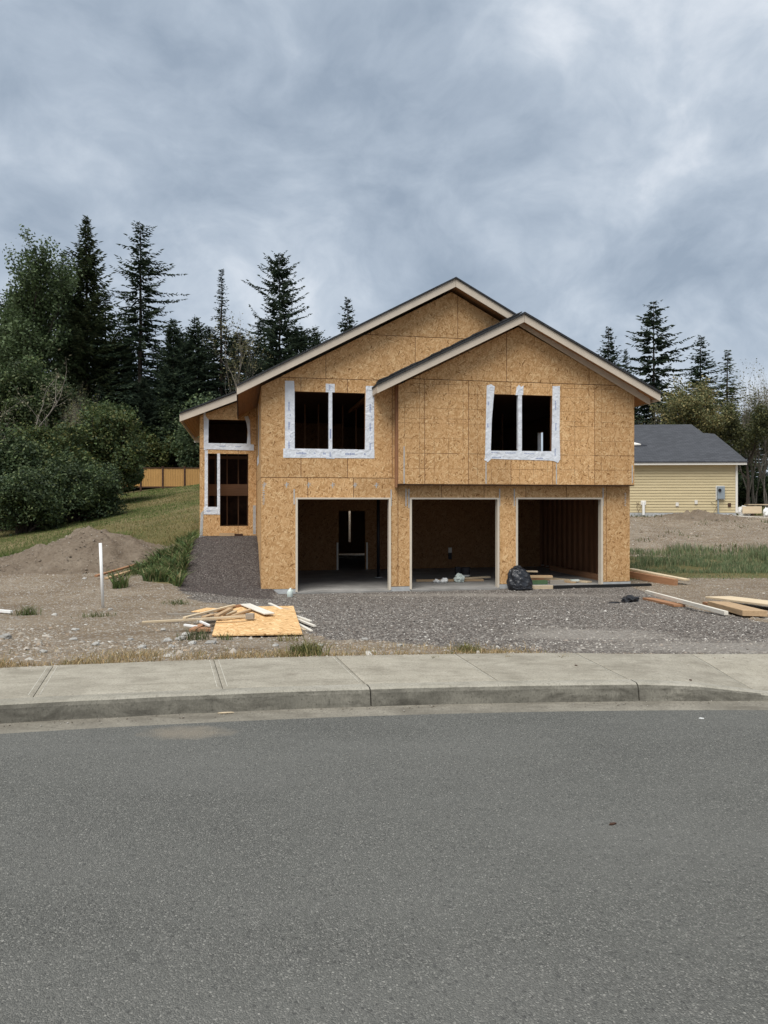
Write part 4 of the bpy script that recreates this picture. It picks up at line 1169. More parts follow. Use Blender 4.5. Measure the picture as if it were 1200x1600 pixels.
shrubr('dark shrub right of the yellow house wall', 1160, 66, 745, 60, 62, SHD)
shrubr('yellow-green shrub behind the ridge of the grey roof', 1075, 64, 640, 70, 63, SHY)

# ------------------------------------------------------------------ loose stones
OCT = np.array([(1, 0, 0), (0, 1, 0), (-1, 0, 0), (0, -1, 0), (0, 0, 1), (.5, .5, .62), (-.5, .5, .55), (-.5, -.5, .62), (.5, -.5, .55)], float)
OCT_F = np.array([(0, 5, 8), (0, 1, 5), (1, 6, 5), (1, 2, 6), (2, 7, 6), (2, 3, 7), (3, 8, 7), (3, 0, 8), (5, 6, 4), (6, 7, 4), (7, 8, 4), (8, 5, 4)])
def stones(name, x, y, size, C, sink=.25, seed=3):
    g = np.random.default_rng(seed)
    n = len(x)
    s = np.stack([size * g.uniform(.6, 1.1, n), size * g.uniform(.45, .9, n), size * g.uniform(.35, .75, n)], 1)
    V = OCT[None] * (1 + g.normal(0, .13, (n, 9, 1))) * s[:, None, :]
    a = g.uniform(0, 6.28, n); ca, sa = np.cos(a)[:, None], np.sin(a)[:, None]
    tx, ty = g.normal(0, .25, (n, 1)), g.normal(0, .25, (n, 1))
    X = V[..., 0] * ca - V[..., 1] * sa; Y = V[..., 0] * sa + V[..., 1] * ca
    Z = V[..., 2] + X * tx + Y * ty
    z0 = ground(x, y) - sink * size * .5
    W = np.stack([X + x[:, None], Y + y[:, None], Z + z0[:, None]], 2).reshape(-1, 3)
    F = (np.arange(n)[:, None, None] * 9 + OCT_F[None]).reshape(-1, 3)
    me = np_mesh(name, W, F, np.repeat(C, 9, 0)); me.materials.append(MATS['stones'])
    return me
def scatter(n, x0, x1, y0, y1, keep, seed):
    g = np.random.default_rng(seed)
    x = g.uniform(x0, x1, n); y = g.uniform(y0, y1, n)
    k = keep(x, y, g)
    return x[k], y[k], g
def dens(x, y, s, seed, lo, k): return np.clip((vnoise(x * s, y * s, seed) * .6 + vnoise(x * s * 2.7, y * s * 2.7, seed + 1) * .4 - lo) * k, 0, 1)
def not_house(x, y):
    u, v = to_uv(x, y)
    return ~((u > -.02) & (u < 10.55) & (v > -.17) & (v < 12)) & ~((u > -1.9) & (u < 1) & (v > 5.15) & (v < 12))
GC = [(.112, .101, .091), (.165, .151, .135), (.222, .205, .184), (.285, .266, .240), (.072, .064, .058), (.18, .15, .127), (.42, .40, .365)]
x, y, g = scatter(120000, -7, 9.5, 6.6, 25, lambda x, y, g: gravel_mask(x, y) & not_house(x, y) & (y > walk_back(x) + .02) & (np.abs(x) < .55 * y) & (g.random(len(x)) < np.clip(1.35 - y * .035, .4, 1)) & (g.random(len(x)) > pale_mask(x, y) * .75), 71)
n = len(x)
C = pal(g, n, GC, [.2, .22, .18, .11, .14, .10, .05], .2)
pm_ = pale_mask(x, y)[:, None]
ru, rv_ = to_uv(x, y)
C = np.where(((ru < .3) & (rv_ > -1.5))[:, None], C * np.array([.47, .41, .42]), C)          # the ramp is a darker, redder stone
C = C * (1 - pm_) + (C * .6 + np.array([.15, .135, .115])) * pm_
o = link('gravel', stones('gravel', x, y, g.uniform(.008, .023, n) * (1 + (g.random(n) < .05) * .8), C, seed=72))
tag(o, 'crushed gravel of the driveway and the ramp to the entry', 'gravel', kind='stuff')
x, y, g = scatter(150000, -13, 10, 6.9, 26, lambda x, y, g: ~gravel_mask(x, y) & not_house(x, y) & (y > walk_back(x) + .05) & (np.abs(x) < .56 * y) & (g.random(len(x)) < np.clip(vnoise(x * .8, y * .8, 77) * 1.6 - .35, .06, 1) * np.clip(1.5 - y * .05, .25, 1)) & ~grass_mask(x, y), 73)
n = len(x)
size = g.uniform(.006, .022, n) * (1 + (g.random(n) < .10) * g.uniform(.5, 2.0, n))
size = size * (1 + .5 * (y < 11) * (g.random(n) < .35))
C = pal(g, n, [(.32, .29, .25), (.26, .225, .18), (.41, .39, .35), (.20, .165, .125), (.25, .195, .14)], [.2, .27, .11, .22, .2], .15)
tag(link('pebbles', stones('pebbles', x, y, size, C, .5, 74)), 'small pale pebbles strewn over the bare soil', 'pebbles', kind='stuff')
x, y, g = scatter(9000, -4, 4.5, 4.6, 6.2, lambda x, y, g: (np.abs(y - kerb_y(x) + .06) < .10 * g.uniform(.2, 1, len(x))) & (g.random(len(x)) < dens(x, y, 1.1, 171, .3, 2.0)), 172)
n = len(x)
ms = stones('grit', x, y, g.uniform(.002, .009, n), pal(g, n, [(.2, .18, .15), (.3, .28, .25), (.11, .09, .07)]), .2, 173)
co = np.empty(len(ms.vertices) * 3, np.float32); ms.vertices.foreach_get('co', co); co = co.reshape(-1, 3)
co[:, 2] += np.repeat(.012 - ground(x, y), 9); ms.vertices.foreach_set('co', co.ravel()); ms.update()
tag(link('grit', ms), 'fine grit collected in the gutter below the kerb', 'grit', kind='stuff')
x, y, g = scatter(16000, 7, 26, 26.5, 41, lambda x, y, g: (x > .28 * y) & (x < .58 * y) & (g.random(len(x)) < dens(x, y, .7, 181, .25, 1.8)), 182)
n = len(x)
tag(link('clods', stones('clods', x, y, g.uniform(.02, .06, n) * (1 + (g.random(n) < .06)), pal(g, n, [(.21, .165, .12), (.28, .235, .185), (.15, .11, .078), (.38, .35, .31)], [.4, .25, .3, .05]), .4, 183)), 'lumps of soil on the bank before the yellow house', 'soil', kind='stuff')
x, y, g = scatter(40000, -4.2, 4.6, 6.0, 7.4, lambda x, y, g: (y < walk_back(x) + .03) & (g.random(len(x)) < np.exp(-(walk_back(x) - y) * 16) * dens(x, y, 1.7, 201, .22, 2.0)), 202)
n = len(x)
ms = stones('spilled_soil', x, y, g.uniform(.003, .012, n), pal(g, n, [(.2, .16, .12), (.28, .24, .19), (.13, .10, .07), (.36, .33, .29)]), .1, 203)
co = np.empty(len(ms.vertices) * 3, np.float32); ms.vertices.foreach_get('co', co); co = co.reshape(-1, 3)
top_ = np.array([walk_pt(float(a) + .3, 1.1)[2] for a in x])
co[:, 2] += np.repeat(top_ - .004 - ground(x, y), 9); ms.vertices.foreach_set('co', co.ravel()); ms.update()
tag(link('spilled_soil', ms), 'crumbs of soil spilled over the back edge of the pavement', 'soil', kind='stuff')
ROCK = 'fist-sized pale stone lying in the bare soil by the pavement'
rock_m = []
for k in range(4):
    bm = bmesh.new(); bmesh.ops.create_icosphere(bm, subdivisions=2, radius=1)
    for v in bm.verts:
        v.co *= 1 + .30 * math.sin(v.co.x * 3 + k) * math.cos(v.co.y * 2.3 + k * 2) + random.uniform(-.14, .14)
        v.co.z *= .6
    me = bpy.data.meshes.new('rock'); bm.to_mesh(me); bm.free(); me.materials.append(MATS['rock']); rock_m.append(me)
for i, (px, py, s) in enumerate(((6, 998, .13), (172, 953, .07), (118, 985, .07), (262, 1003, .09), (282, 1000, .10), (300, 1007, .08), (330, 1006, .09), (268, 1012, .06), (222, 1013, .07), (85, 962, .08), (115, 1000, .07), (68, 1020, .06), (150, 1008, .07), (290, 993, .08), (430, 1010, .06), (500, 1010, .06), (132, 905, .09), (20, 870, .14), (60, 878, .12), (100, 884, .11), (255, 985, .06), (204, 1000, .05), (570, 1000, .06), (625, 1010, .06))):
    p = gpoint(px, py)
    o = link('stone', rock_m[i % 4]); o.location = p + Vector((0, 0, s * .18)); s *= .72; o.scale = (s, s * .85, s * .8); o.rotation_euler = (0, 0, i * 1.7)
    if i == 0: tag(o, 'largest grey stone, at the left picture edge in the bare soil', 'stone')
    else: tag(o, ROCK, 'stone', 'loose stones in the bare soil')

# ------------------------------------------------------------------ dirt mound
def mound(name, label, cx, cy, rad, h, seed, sx=1.0):
    nr, na = 34, 90
    rr = np.linspace(0, 1, nr); an = np.linspace(0, 2 * np.pi, na, endpoint=False)
    A, Rr = np.meshgrid(an, rr)
    X = cx + np.cos(A) * Rr * rad * sx; Y = cy + np.sin(A) * Rr * rad
    hh = h * (.25 * np.clip(1 - Rr, 0, 1) + .75 * np.clip(1.02 - np.sqrt(Rr ** 2 + .006) * 1.0, 0, 2) ** 1.35)
    Z = ground(X, Y) + hh + (fbm(X * 1.5, Y * 1.5, seed) - .5) * .55 * (1 - Rr) + (fbm(X * 4, Y * 4, seed + 3) - .5) * .30 * (Rr < .97) - .08 * (Rr > .97)
    V = np.c_[X.ravel(), Y.ravel(), Z.ravel()]
    i, j = np.meshgrid(np.arange(nr - 1), np.arange(na), indexing='ij')
    F = np.stack([i * na + j, i * na + (j + 1) % na, (i + 1) * na + (j + 1) % na, (i + 1) * na + j], -1).reshape(-1, 4)
    me = np_mesh(name, V, F, smooth=True)
    a = me.attributes.new('mask', 'FLOAT_COLOR', 'POINT'); a.data.foreach_set('color', np.tile([0, 0, 0, 1], len(V)).astype(np.float32))
    o = tag(link(name, me, 'soil'), label, 'dirt pile')
    g = np.random.default_rng(seed); n = 1500
    r2 = np.sqrt(g.uniform(0, .95, n)); a2 = g.uniform(0, 6.28, n)
    xx = cx + np.cos(a2) * r2 * rad * sx; yy = cy + np.sin(a2) * r2 * rad
    ri = np.clip((r2 * (nr - 1)).astype(int), 0, nr - 1); ai = (a2 / (2 * np.pi) * na).astype(int) % na
    zz = Z[ri, ai] - ground(xx, yy)
    size = g.uniform(.010, .026, n) * (1 + (g.random(n) < .08) * 1.4)
    ms = stones('clods', xx, yy, size, pal(g, n, [(.20, .162, .125), (.25, .215, .175), (.15, .118, .088), (.34, .315, .28)], [.4, .22, .32, .06]), .3, seed)
    co = np.empty(len(ms.vertices) * 3, np.float32); ms.vertices.foreach_get('co', co)
    co = co.reshape(-1, 3); co[:, 2] += np.repeat(zz, 9); ms.vertices.foreach_set('co', co.ravel()); ms.update()
    c = link('clods', ms, None, o); c['kind'] = 'stuff'
    return o
mound('dirt_mound', 'tall pointed mound of bare soil on the left, before the lawn', at(138, 22.8), 22.8, 2.3, 1.24, 81, 1.2)
mound('dirt_mound', 'low stony heap of soil joined to the left foot of the pointed mound', at(60, 22.4), 22.4, 1.9, .62, 82, 1.25)
mound('dirt_mound', 'small heap of grey soil against the yellow house foundation', at(1092, 40.9), 40.9, 1.9, .40, 83, 1.3)

# ------------------------------------------------------------------ grasses
def grass(name, label, x, y, g, h, w, lean, cols, wts=None, segs=2, seed=5, tone=None):
    n = len(x)
    P = np.c_[x, y, ground(x, y) - .01]
    cc = pal(g, n, cols, wts, .15)
    if tone is not None: cc = cc * tone
    me = blade_mesh(name, P, h, w, lean, cc, seed, segs)
    me.materials.append(MATS['blades'])
    return tag(link(name, me), label, 'grass', kind='stuff')
STRAW = [(.40, .285, .145), (.32, .23, .115), (.47, .37, .21), (.20, .17, .075), (.13, .14, .05)]
x, y, g = scatter(95000, -4.6, 1.9, 6.3, 8.6, lambda x, y, g: (y > walk_back(x) + .0) & (g.random(len(x)) < dens(x, y, 1.6, 91, .29, 2.4) * np.exp(-np.maximum(0, y - walk_back(x) - .22) * 3.6) * (1 - sstep(1.2, 1.9, x))), 92)
n = len(x)
grass('dry_grass', 'strip of dry straw-coloured grass along the back of the pavement', x, y, g, g.uniform(.015, .085, n) * (.45 + .9 * vnoise(x * 2.3, y * 2.3, 191)), g.uniform(.003, .008, n), 1.1, STRAW, [.32, .28, .2, .12, .08])
LAWN = [(.150, .150, .056), (.23, .19, .088), (.110, .140, .046), (.30, .245, .125), (.085, .115, .036)]
def lawn_keep(x, y, g):
    u, v = to_uv(x, y)
    return (u < -1.9) & (y > 23.2 + .18 * (x + 8)) & (x > -.60 * y) & (x < -.2 * y) & (g.random(len(x)) < np.clip(26 / y, .3, 1)) 
x, y, g = scatter(200000, -36, -3, 22, 60, lawn_keep, 93)
n = len(x)
gw = vnoise(x * .25, y * .25, 95)
tall = (y < 27.5) * (vnoise(x * .6, y * .6, 96) > .35)
wide = y / 30
o = grass('lawn', 'rough half-dry lawn rising to the board fence', x, y, g, (g.uniform(.04, .11, n) + tall * g.uniform(.05, .30, n)) * 1.0, g.uniform(.012, .028, n) * wide, .9, LAWN, [.28, .26, .2, .12, .14], 1, tone=np.where((gw > .56)[:, None], np.array([.58, .86, .55]), np.array([1.12, 1.05, 1.0])) * (.8 + .45 * vnoise(x * .9, y * .9, 197))[:, None])
x, y, g = scatter(52000, -9.0, -3.5, 17.0, 26, lambda x, y, g: (np.hypot((x + 5.65 - (y - 20.6) * .10) / 1.45, (y - 21.3) / 3.4) < 1.22 - .62 * vnoise(x * 1.4, y * 1.4, 97)) & (to_uv(x, y)[0] < -2.0), 98)
n = len(x)
grass('weeds', 'thick green weeds between the dirt and the gravel ramp', x, y, g, g.uniform(.08, .42, n) * (.4 + vnoise(x * 1.7, y * 1.7, 195)), g.uniform(.02, .07, n), 1.2, [(.085, .110, .036), (.120, .170, .060), (.060, .100, .038), (.22, .20, .095)], [.3, .3, .2, .2])
x, y, g = scatter(120000, 6.4, 19, 22.3, 28.6, lambda x, y, g: (to_uv(x, y)[0] > 10.75) & (x < .6 * y) & (g.random(len(x)) < np.clip(dens(x, y, .7, 99, .30, 2.2) * np.where(y < 23.4, .2, 1) * np.where(y > 27, .4, 1), 0, 1)), 100)
n = len(x)
grass('tall_grass', 'band of tall green grass right of the house', x, y, g, g.uniform(.08, .40, n) * np.where(y < 23.4, .3, 1) * (.35 + .95 * vnoise(x * .8, y * .8, 193)), g.uniform(.012, .026, n), .45, [(.135, .180, .088), (.170, .215, .110), (.100, .142, .068), (.27, .25, .14)], [.33, .3, .15, .22])
x, y, g = scatter(9000, 7, 26, 28, 44, lambda x, y, g: (x > .30 * y) & (x < .6 * y) & (dens(x, y, .8, 101, .5, 3) > .4), 102)
n = len(x)
grass('bank_weeds', 'thin weeds on the dirt bank before the yellow house', x, y, g, g.uniform(.05, .2, n), g.uniform(.02, .04, n), .8, [(.08, .10, .04), (.13, .12, .06)])
x, y, g = scatter(16000, 18, 40, 43.5, 62, lambda x, y, g: (x > .43 * y), 103)
n = len(x)
grass('far_grass', 'rough grass beyond the yellow house on the right', x, y, g, g.uniform(.1, .4, n), g.uniform(.04, .08, n), .6, LAWN, None, 1)
# single weed tufts
def tuft(px, py, label, n=160, h=.16, rad=.14, cols=((.075, .11, .035), (.11, .135, .05), (.16, .15, .07)), seed=1):
    p = gpoint(px, py); g = np.random.default_rng(seed)
    P = np.c_[g.normal(0, rad * .5, n), g.normal(0, rad * .5, n), np.zeros(n) - .01]
    me = blade_mesh('weed_tuft', P, g.uniform(.3, 1, n) * h, g.uniform(.006, .014, n), 1.0, pal(g, n, cols), seed); me.materials.append(MATS['blades'])
    o = link('weed_tuft', me); o.location = p
    tag(o, label, 'weed')
tuft(43, 961, 'bright green weed tuft in the bare soil at the far left', 200, .22, .2, seed=1)
tuft(150, 964, 'sparse weed at the foot of the white plastic pipe', 110, .15, .25, seed=2)
tuft(276, 944, 'green weed between the bare soil and the gravel', 150, .14, .26, seed=3)
tuft(478, 1024, 'bushy yellow-green weed behind the pavement below the fallen sheet', 420, .18, .17, ((.15, .15, .05), (.10, .12, .04), (.22, .19, .08)), seed=4)
tuft(730, 1021, 'small green clump at the right end of the dry grass strip', 260, .13, .14, ((.12, .12, .04), (.20, .17, .07)), seed=5)
tuft(305, 1000, 'leafy weed among the stones left of the fallen sheet', 120, .2, .2, ((.09, .11, .05), (.17, .15, .09)), seed=6)
tuft(355, 1000, 'thin weed in front of the fallen sheet', 40, .14, .1, seed=7)
tuft(450, 1002, 'straw-coloured weed at the front right corner of the fallen sheet', 60, .14, .16, ((.22, .19, .08),), seed=8)
tuft(200, 898, 'low green weed beside the two boards on the dirt', 300, .24, .5, seed=9)
tuft(793, 1066, 'tiny dry weed growing in the pavement joint', 40, .06, .05, ((.3, .22, .1),), seed=10)
tuft(680, 1074, 'thin weed growing at the back of the kerb', 25, .07, .04, ((.2, .18, .08),), seed=11)
tuft(878, 1068, 'faint dry weed beside the kerb right of the joint weed', 25, .06, .06, ((.25, .2, .1),), seed=12)

# ------------------------------------------------------------------ lumber and litter on the site
def surf(px, py, z):
    d = (1.6 - z) * 1155.5 / (py - 785)
    return Vector((at(px, d), d, z))
def board(name, label, cat, a, b, w, h, mat, group=None, bev=.003, flat=None):
    a, b = Vector(a), Vector(b)
    L = (b - a).length
    c = (a + b) / 2
    m = MB().obox((-L / 2, 0, 0), (L / 2, 0, 0), w, h)
    o = link(name, m.mesh(name, bevel=bev), mat)
    o.rotation_mode = 'QUATERNION'
    o.rotation_quaternion = (b - a).to_track_quat('X', 'Z')
    o.location = c
    return tag(o, label, cat, group)
# the fallen sheet and its scraps, left of the drive
s0 = Vector((-2.33, 10.02, -.215)); fe = Vector((1.21, .13, 0)); se = Vector((-.42, 2.42, .04))
m = MB(); th = Vector((0, 0, .018))
m.add([Vector((0, 0, 0)), fe, fe + se, se, th, fe + th, fe + se + th, se + th], [(0, 3, 2, 1), (4, 5, 6, 7), (0, 1, 5, 4), (1, 2, 6, 5), (2, 3, 7, 6), (3, 0, 4, 7)])
o = link('osb_sheet', m.mesh('osb_sheet'), 'osb_pale'); o.location = s0
tag(o, 'large strand-board sheet lying flat on the ground behind the pavement', 'board')
for k, (f, w_) in enumerate(((.15, .09), (.8, .12))):
    c0 = s0 + se * f + fe * .05
    board('lumber_offcut', ('timber bearer under the front of the fallen sheet', 'timber bearer under the back of the fallen sheet')[k], 'lumber', (c0.x, c0.y, float(ground(c0.x, c0.y)) - .02), (c0.x + 1.1, c0.y + .1, float(ground(c0.x + 1.1, c0.y)) - .02), .09, s0.z + se.z * f - .002 - float(ground(c0.x, c0.y)) + .02, 'lumber_grey')
ZS = -.158
def sb(label, p, q, w=.05, h=.035, mat='lumber', lift=0.0, name='lumber_offcut', lift2=None, z=None):
    z = ZS if z is None else z
    a = surf(*p, z + lift); b = surf(*q, z + (lift if lift2 is None else lift2))
    return board(name, label, 'lumber', a, b, w, h, mat)
sb('long thin strip of wood reaching left off the fallen sheet', (222, 974), (384, 965), .045, .03, 'lumber_pale', .02, lift2=.04)
sb('pale stick lying across the other scraps, pointing to the left', (288, 967), (366, 947), .05, .03, 'lumber_pale', .06, lift2=.03)
sb('wide white board flat on the fallen sheet', (383, 945), (421, 960), .17, .02, 'lumber_white', .022)
sb('short chunk of timber leaning on the thin strip', (338, 965), (361, 953), .07, .04, 'lumber', .03)
sb('short brown offcut right of the leaning chunk', (364, 964), (393, 954), .06, .035, 'lumber', .0)
sb('rough timber block at the end of the thin strip', (384, 967), (397, 967), .09, .08, 'lumber_grey', .0)
sb('grey weathered stick left of the fallen sheet', (262, 961), (334, 961), .04, .03, 'lumber_grey', -.06, lift2=.02)
sb('brown offcut near the back edge of the fallen sheet', (352, 951), (382, 947), .06, .035, 'lumber_red', .0)
sb('pale offcut in the middle of the scraps', (350, 962), (366, 956), .10, .025, 'lumber_pale', .0)
sb('tan offcut under the crossing sticks', (336, 957), (352, 952), .09, .03, 'lumber', .0)
sb('brown stick parallel to the thin strip', (340, 968), (384, 964), .05, .04, 'lumber', .0)
sb('light plank scrap at the back left corner of the fallen sheet', (308, 957), (332, 951), .22, .012, 'osb_pale', .03)
sb('second tan scrap by the left edge of the fallen sheet', (318, 966), (336, 961), .08, .03, 'lumber', .01)
gz_ = -.33
sb('upper white lath right of the fallen sheet', (443, 957), (486, 972), .05, .025, 'lumber_white', .06, z=gz_)
sb('longest white lath right of the fallen sheet', (444, 961), (492, 980), .05, .03, 'lumber_white', .03, z=gz_)
sb('lowest white lath right of the fallen sheet', (459, 973), (487, 988), .05, .03, 'lumber_white', .02, z=gz_)
sb('short pale lath beside the lowest white lath', (455, 974), (478, 987), .05, .025, 'lumber_pale', .0, z=gz_)
sb('thin white lath at the back right corner of the fallen sheet', (421, 944), (440, 953), .05, .025, 'lumber_white', -.02)
sb('grey board end sticking out right of the fallen sheet', (440, 955), (471, 959), .09, .03, 'lumber_grey', .08, z=gz_)
sb('small tan offcut above the grey board end', (442, 952), (452, 955), .08, .03, 'lumber', .14, z=gz_)
gz_ = -.22
sb('white plastic offcut left of the fallen sheet', (288, 978), (308, 981), .03, .03, 'pvc', .03, z=gz_, name='pipe_offcut')
sb('short white pipe piece against the fallen sheet', (309, 971), (327, 979), .03, .03, 'pvc', .06, z=gz_, name='pipe_offcut')
sb('reddish board scrap left of the fallen sheet', (300, 987), (316, 978), .09, .035, 'lumber_red', .02, z=gz_)
sb('orange timber block beside the front left corner of the fallen sheet', (303, 986), (329, 985), .16, .04, 'lumber_red', .0, z=gz_)
# left: pipe, stick, two boards
p = gpoint(161, 950); q = p + Vector((-.06, .02, 1.27))
o = MB().tube([p, p.lerp(q, .5), q], [.03, .03, .03], 12).build('white_pipe', 'pvc', smooth=True)
tag(o, 'white plastic pipe standing upright in the bare soil on the left', 'pipe')
a = gpoint(-4, 958); b = gpoint(18, 960); board('pipe_offcut', 'white pipe lying on the soil at the left picture edge', 'pipe', a + Vector((0, 0, .02)), b + Vector((0, 0, .02)), .05, .05, 'pvc')
def gboard(label, p, q, w, h, mat, l0=.01, l1=.01, name='lumber_board', bev=.003):
    a = gpoint(*p); b = gpoint(*q)
    return board(name, label, 'lumber', a + Vector((0, 0, l0)), b + Vector((0, 0, l1)), w, h, mat, bev=bev)
gboard('upper of two boards on the dirt beside the weeds', (150, 905), (213, 889), .10, .05, 'lumber_red', .06, .10)
gboard('lower of two boards on the dirt beside the weeds', (166, 906), (219, 891), .12, .05, 'lumber', .01, .04)
# right: boards and beams
gboard('long white-edged board on the gravel at the right', (1010, 933), (1135, 963), .07, .07, 'lumber_white', .10, .02)
gboard('brown plank under the upper end of the white-edged board', (1012, 937), (1062, 949), .24, .05, 'lumber_red', .0, .01)
gboard('thick tan beam with a red end grain on the right gravel', (1122, 951), (1180, 966), .40, .10, 'lumber', .05, .03, bev=.006)
gboard('flat plywood plank behind the thick tan beam', (1122, 941), (1260, 958), .62, .035, 'lumber_pale', .10, .08)
gboard('short red plank at the left end of the thick tan beam', (1105, 946), (1140, 955), .2, .06, 'lumber_red', .02, .02)
gboard('white lath right of the thick tan beam', (1160, 957), (1240, 968), .12, .03, 'lumber_white', .02, .02)
gboard('long reddish beam running out from behind the house corner', (955, 897), (1056, 915), .14, .20, 'lumber_red', .0, -.02)
gboard('pale board on top of the reddish beam by the house corner', (985, 901), (1074, 914), .20, .045, 'lumber_pale', .215, .12)
def hb(name, label, cat, u0, v0, u1, v1, z, w, h, mat, z1=None):
    x0, y0 = to_xy(u0, v0); x1, y1 = to_xy(u1, v1)
    return board(name, label, cat, (x0, y0, z), (x1, y1, z if z1 is None else z1), w, h, mat)
hb('black_board', 'long black board along the foot of the right garage bay', 'board', 8.02, -.25, 11.0, -.25, -.82, .12, .10, 'black_board')
hb('pale_board', 'pale board on edge at the sill of the right garage bay', 'board', 7.3, -.24, 8.02, -.24, -.82, .05, .11, 'lumber_pale')
for i, (lb, u0, v0, u1, v1, z, w, h, mt) in enumerate((
    ('topmost pale board of the pile inside the right garage bay', 7.2, 1.2, 8.05, .9, FG + .30, .14, .04, 'lumber_pale'),
    ('tan board under the topmost board inside the right garage bay', 7.2, .8, 8.35, .55, FG + .17, .2, .06, 'lumber'),
    ('timber block at the end of the pile inside the right garage bay', 8.2, .38, 8.6, .30, FG + .0, .12, .12, 'lumber_grey'),
    ('long board on the floor of the right garage bay', 8.5, 2.2, 9.5, .5, FG, .24, .04, 'lumber_pale'),
    ('brown board beside the long floor board in the right garage bay', 8.2, 2.4, 9.0, .45, FG, .15, .04, 'lumber'),
    ('board along the stud wall of the right garage bay', 10.15, .4, 10.1, 4.5, FG, .2, .16, 'lumber_red'),
    ('brown beam low in the pile inside the right garage bay', 7.25, 1.0, 8.3, 1.15, FG, .2, .16, 'lumber_red'),
    ('long plank on the floor of the middle garage bay', 4.6, 1.8, 6.6, 1.55, FG, .14, .06, 'lumber'),
    ('pale plank resting on the long plank in the middle garage bay', 5.7, 1.5, 6.9, 1.9, FG + .065, .16, .04, 'lumber_pale'))):
    hb('lumber_board', lb, 'lumber', u0, v0, u1, v1, z, w, h, mt)
hb('green_box', 'dark green strip of material at the foot of the pile in the right garage bay', 'box', 7.5, .45, 8.12, .42, FG, .2, .11, 'green_thing')
hb('green_box', 'small pale green packet on the floor of the right garage bay', 'box', 8.95, .6, 9.2, .6, FG + .045, .1, .05, 'jug_plastic')
# garage things: crumpled paper, white sack, bucket, wall outlet
def lump(name, label, cat, loc, r, mat, sc=(1, 1, 1), seed=1, sub=3, amp=.3, parent=None):
    bm = bmesh.new(); bmesh.ops.create_icosphere(bm, subdivisions=sub, radius=1)
    g = random.Random(seed); o1, o2 = g.uniform(0, 9), g.uniform(0, 9)
    from mathutils import noise as mn
    for v in bm.verts: v.co *= 1 + amp * mn.noise(v.co * 1.8 + Vector((o1, o2, 0))) + amp * .5 * mn.noise(v.co * 4 + Vector((o2, o1, 3)))
    me = bpy.data.meshes.new(name); bm.to_mesh(me); bm.free()
    o = link(name, me, mat, parent); o.location = loc; o.scale = (r * sc[0], r * sc[1], r * sc[2])
    return tag(o, label, cat) if label else o
def hl(u, v, z): x, y = to_xy(u, v); return (x, y, z)
lump('crumpled_paper', 'left crumpled white paper on the middle garage floor', 'paper', hl(5.10, 1.35, FG + .05), .09, 'white_paper', (1, 1, .7), 3, 2, .6)
lump('crumpled_paper', 'right crumpled white paper on the middle garage floor', 'paper', hl(5.34, 1.35, FG + .06), .10, 'white_paper', (1, 1, .8), 4, 2, .6)
lump('white_sack', 'slumped white sack lying on the plank in the middle garage bay', 'sack', hl(5.80, 1.35, FG + .12), .135, 'jug_plastic', (1.1, .8, .95), 5, 3, .5)
bk = empty('bucket', hl(6.15, 1.9, FG)); tag(bk, 'dark bucket with pale label bands in the middle garage bay', 'bucket')
MB().tube([(0, 0, 0), (0, 0, .36)], [.13, .15], 16).build('body', 'black_metal', bk, smooth=False)
for z in (.12, .24): MB().tube([(0, 0, z), (0, 0, z + .05)], [.143, .146], 16, cap=False).build('label_band', 'galvanised', bk)
MB().tube([(0, 0, .36), (0, 0, .385)], [.155, .155], 16).build('lid', 'black_metal', bk)
hb('black_box', 'dark tool case standing beside the bucket in the middle garage bay', 'box', 5.85, 1.95, 6.0, 1.95, FG, .12, .4, 'black_metal')
ol = empty('wall_outlet', hl(6.84, 5.99, -.38), HA); tag(ol, 'pale outlet box with black lower half on the garage back wall', 'outlet')
MB().box(-.06, .06, -.05, .0, .18, .36).build('cover', 'trim_white', ol)
MB().box(-.06, .06, -.05, .0, -.05, .178).build('box', 'black_metal', ol)
# black refuse sack leaning on the pier
bx, by = to_xy(7.02, -.34)
bag = empty('refuse_sack', (bx, by, -.82), HA); bag.scale = (.92, .92, .92); tag(bag, 'stuffed black plastic refuse sack leaning on the pier by the right bay', 'sack')
from mathutils import noise as mnoise
bm = bmesh.new(); bmesh.ops.create_icosphere(bm, subdivisions=5, radius=1)
for v in bm.verts:
    c = v.co.copy(); z = (c.z + 1) / 2
    prof = np.interp(z, [0, .06, .25, .5, .75, .9, 1], [.6, 1.0, 1.08, 1.0, .88, .72, .45])
    hr = math.hypot(c.x, c.y) + 1e-6
    rr = prof * .36 * min(1, hr / max(.02, math.sqrt(max(0, 1 - c.z ** 2)))) if hr > .02 else 0
    an = math.atan2(c.y, c.x)
    wr = 1 + .07 * math.sin(an * 9 + z * 5) * (z ** 1.2) + .10 * mnoise.noise(c * 2.2) + .05 * mnoise.noise(c * 6)
    v.co = Vector((math.cos(an) * rr * wr - .10 * (z - .3), math.sin(an) * rr * .75 * wr + .06 * z, z * .66 + .03 * mnoise.noise(c * 3)))
me = bpy.data.meshes.new('body'); bm.to_mesh(me); bm.free()
for p in me.polygons: p.use_smooth = True
link('body', me, 'bag_plastic', bag)
lump('knot', None, None, (-.08, .04, .67), .10, 'bag_plastic', (1.5, 1, .6), 8, 3, .8, bag)
# foggy jug at the left pier
jg = empty('plastic_jug', tuple(surf(453, 934, -.78))); tag(jg, 'foggy plastic jug standing at the foot of the left garage pier', 'jug')
MB().tube([(0, 0, 0), (0, 0, .015), (0, 0, .14), (.01, 0, .19), (.015, 0, .225), (.015, 0, .245)], [.06, .075, .075, .05, .025, .022], 14).build('body', 'jug_plastic', jg, smooth=True)
MB().tube([(.05, 0, .12), (.085, 0, .16), (.05, 0, .2)], [.012, .012, .012], 7).build('handle', 'jug_plastic', jg)
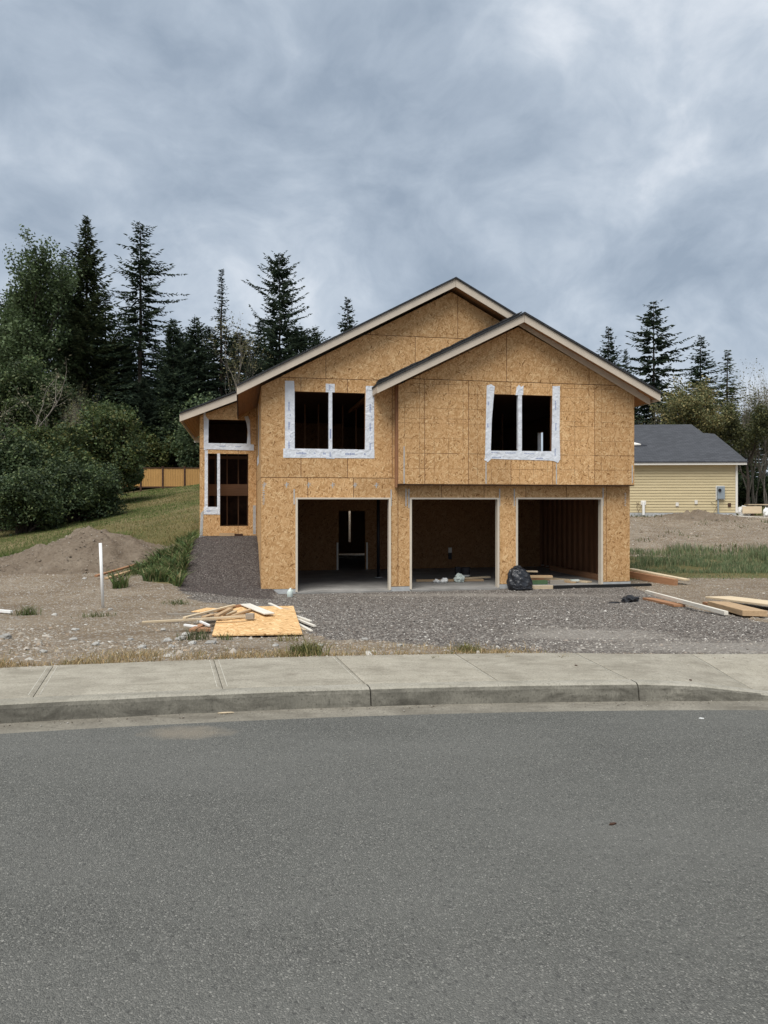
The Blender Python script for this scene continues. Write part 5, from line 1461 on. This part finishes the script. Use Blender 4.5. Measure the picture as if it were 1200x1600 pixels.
# torn black plastic on the gravel
p = gpoint(985, 940); lump('plastic_scrap', 'crumpled piece of torn black plastic on the gravel', 'plastic', p + Vector((0, 0, .04)), .17, 'bag_plastic', (1, .7, .45), 9, 3, .9)
p = gpoint(966, 942); lump('plastic_scrap', 'flat shred of black plastic left of the crumpled piece', 'plastic', p + Vector((0, 0, .0)), .16, 'bag_plastic', (1.3, .8, .12), 10, 3, .9)
# lumber stack past the yellow house
lx, ld = at(1180, 43), 43.0
lz = float(ground(lx, ld))
stk = empty('lumber_table', (lx, ld, lz)); tag(stk, 'makeshift trestle of planks at the right, past the yellow house', 'trestle')
MB().box(-.5, 1.6, -.2, .3, .62, .68).build('top', 'lumber_pale', stk)
MB().box(-.2, -.1, -.1, .2, 0, .62).build('leg', 'dark_wood', stk); MB().box(1.1, 1.2, -.1, .2, 0, .62).build('leg', 'dark_wood', stk)
lump('white_tarp', 'crumpled white tarp in front of the plank trestle', 'tarp', (at(1163, 42), 42, float(ground(at(1163, 42), 42)) + .25), .38, 'white_paper', (1, .8, .9), 12, 3, .5)
board('yellow_board', 'pale yellow board leaning in front of the plank trestle', 'board', (at(1160, 41.6), 41.6, .98), (at(1190, 41.6), 41.6, .98), .05, .4, 'lumber_pale')
board('white_board', 'long white board on the soil right of the yellow house', 'board', (at(1148, 41.2), 41.2, .82), (at(1215, 40.6), 40.6, .70), .3, .06, 'lumber_white')
lump('white_bundle', 'small white bundle at the right picture edge on the soil', 'bundle', (at(1198, 41.2), 41.2, 1.0), .26, 'white_paper', (.7, .7, 1.2), 14, 3, .4)

# small litter on the street
def flat_bit(name, label, cat, px, py, z, sx, sy, mat, rz):
    p = surf(px, py, z)
    o = MB().prism([(-sx, -sy * .3), (-sx * .2, -sy), (sx, -sy * .4), (sx * .7, sy * .6), (-sx * .4, sy)], 'z', 0, .006).build(name, mat)
    o.location = p; o.rotation_euler = (R(4), 0, rz); tag(o, label, cat)
flat_bit('bark_chip', 'small dark chip of bark lying on the asphalt at the right', 'bark chip', 957, 1288, .002, .022, .008, 'dark_wood', .4)
flat_bit('paper_scrap', 'tiny white scrap on the asphalt below the lowered kerb', 'paper', 1096, 1123, .002, .018, .007, 'white_paper', -.3)
flat_bit('bark_chip', 'dark crumb on the pavement slab right of the kerb joint', 'bark chip', 1079, 1063, .14, .015, .012, 'dark_wood', 1.0)
flat_bit('bark_chip', 'dark crumb on the pavement slab left of the kerb joint', 'bark chip', 900, 1040, .15, .015, .012, 'dark_wood', 2.0)
flat_bit('wood_chip', 'pale wood splinter in the gutter on the left', 'wood chip', 353, 1114, .016, .06, .008, 'lumber_pale', .15)
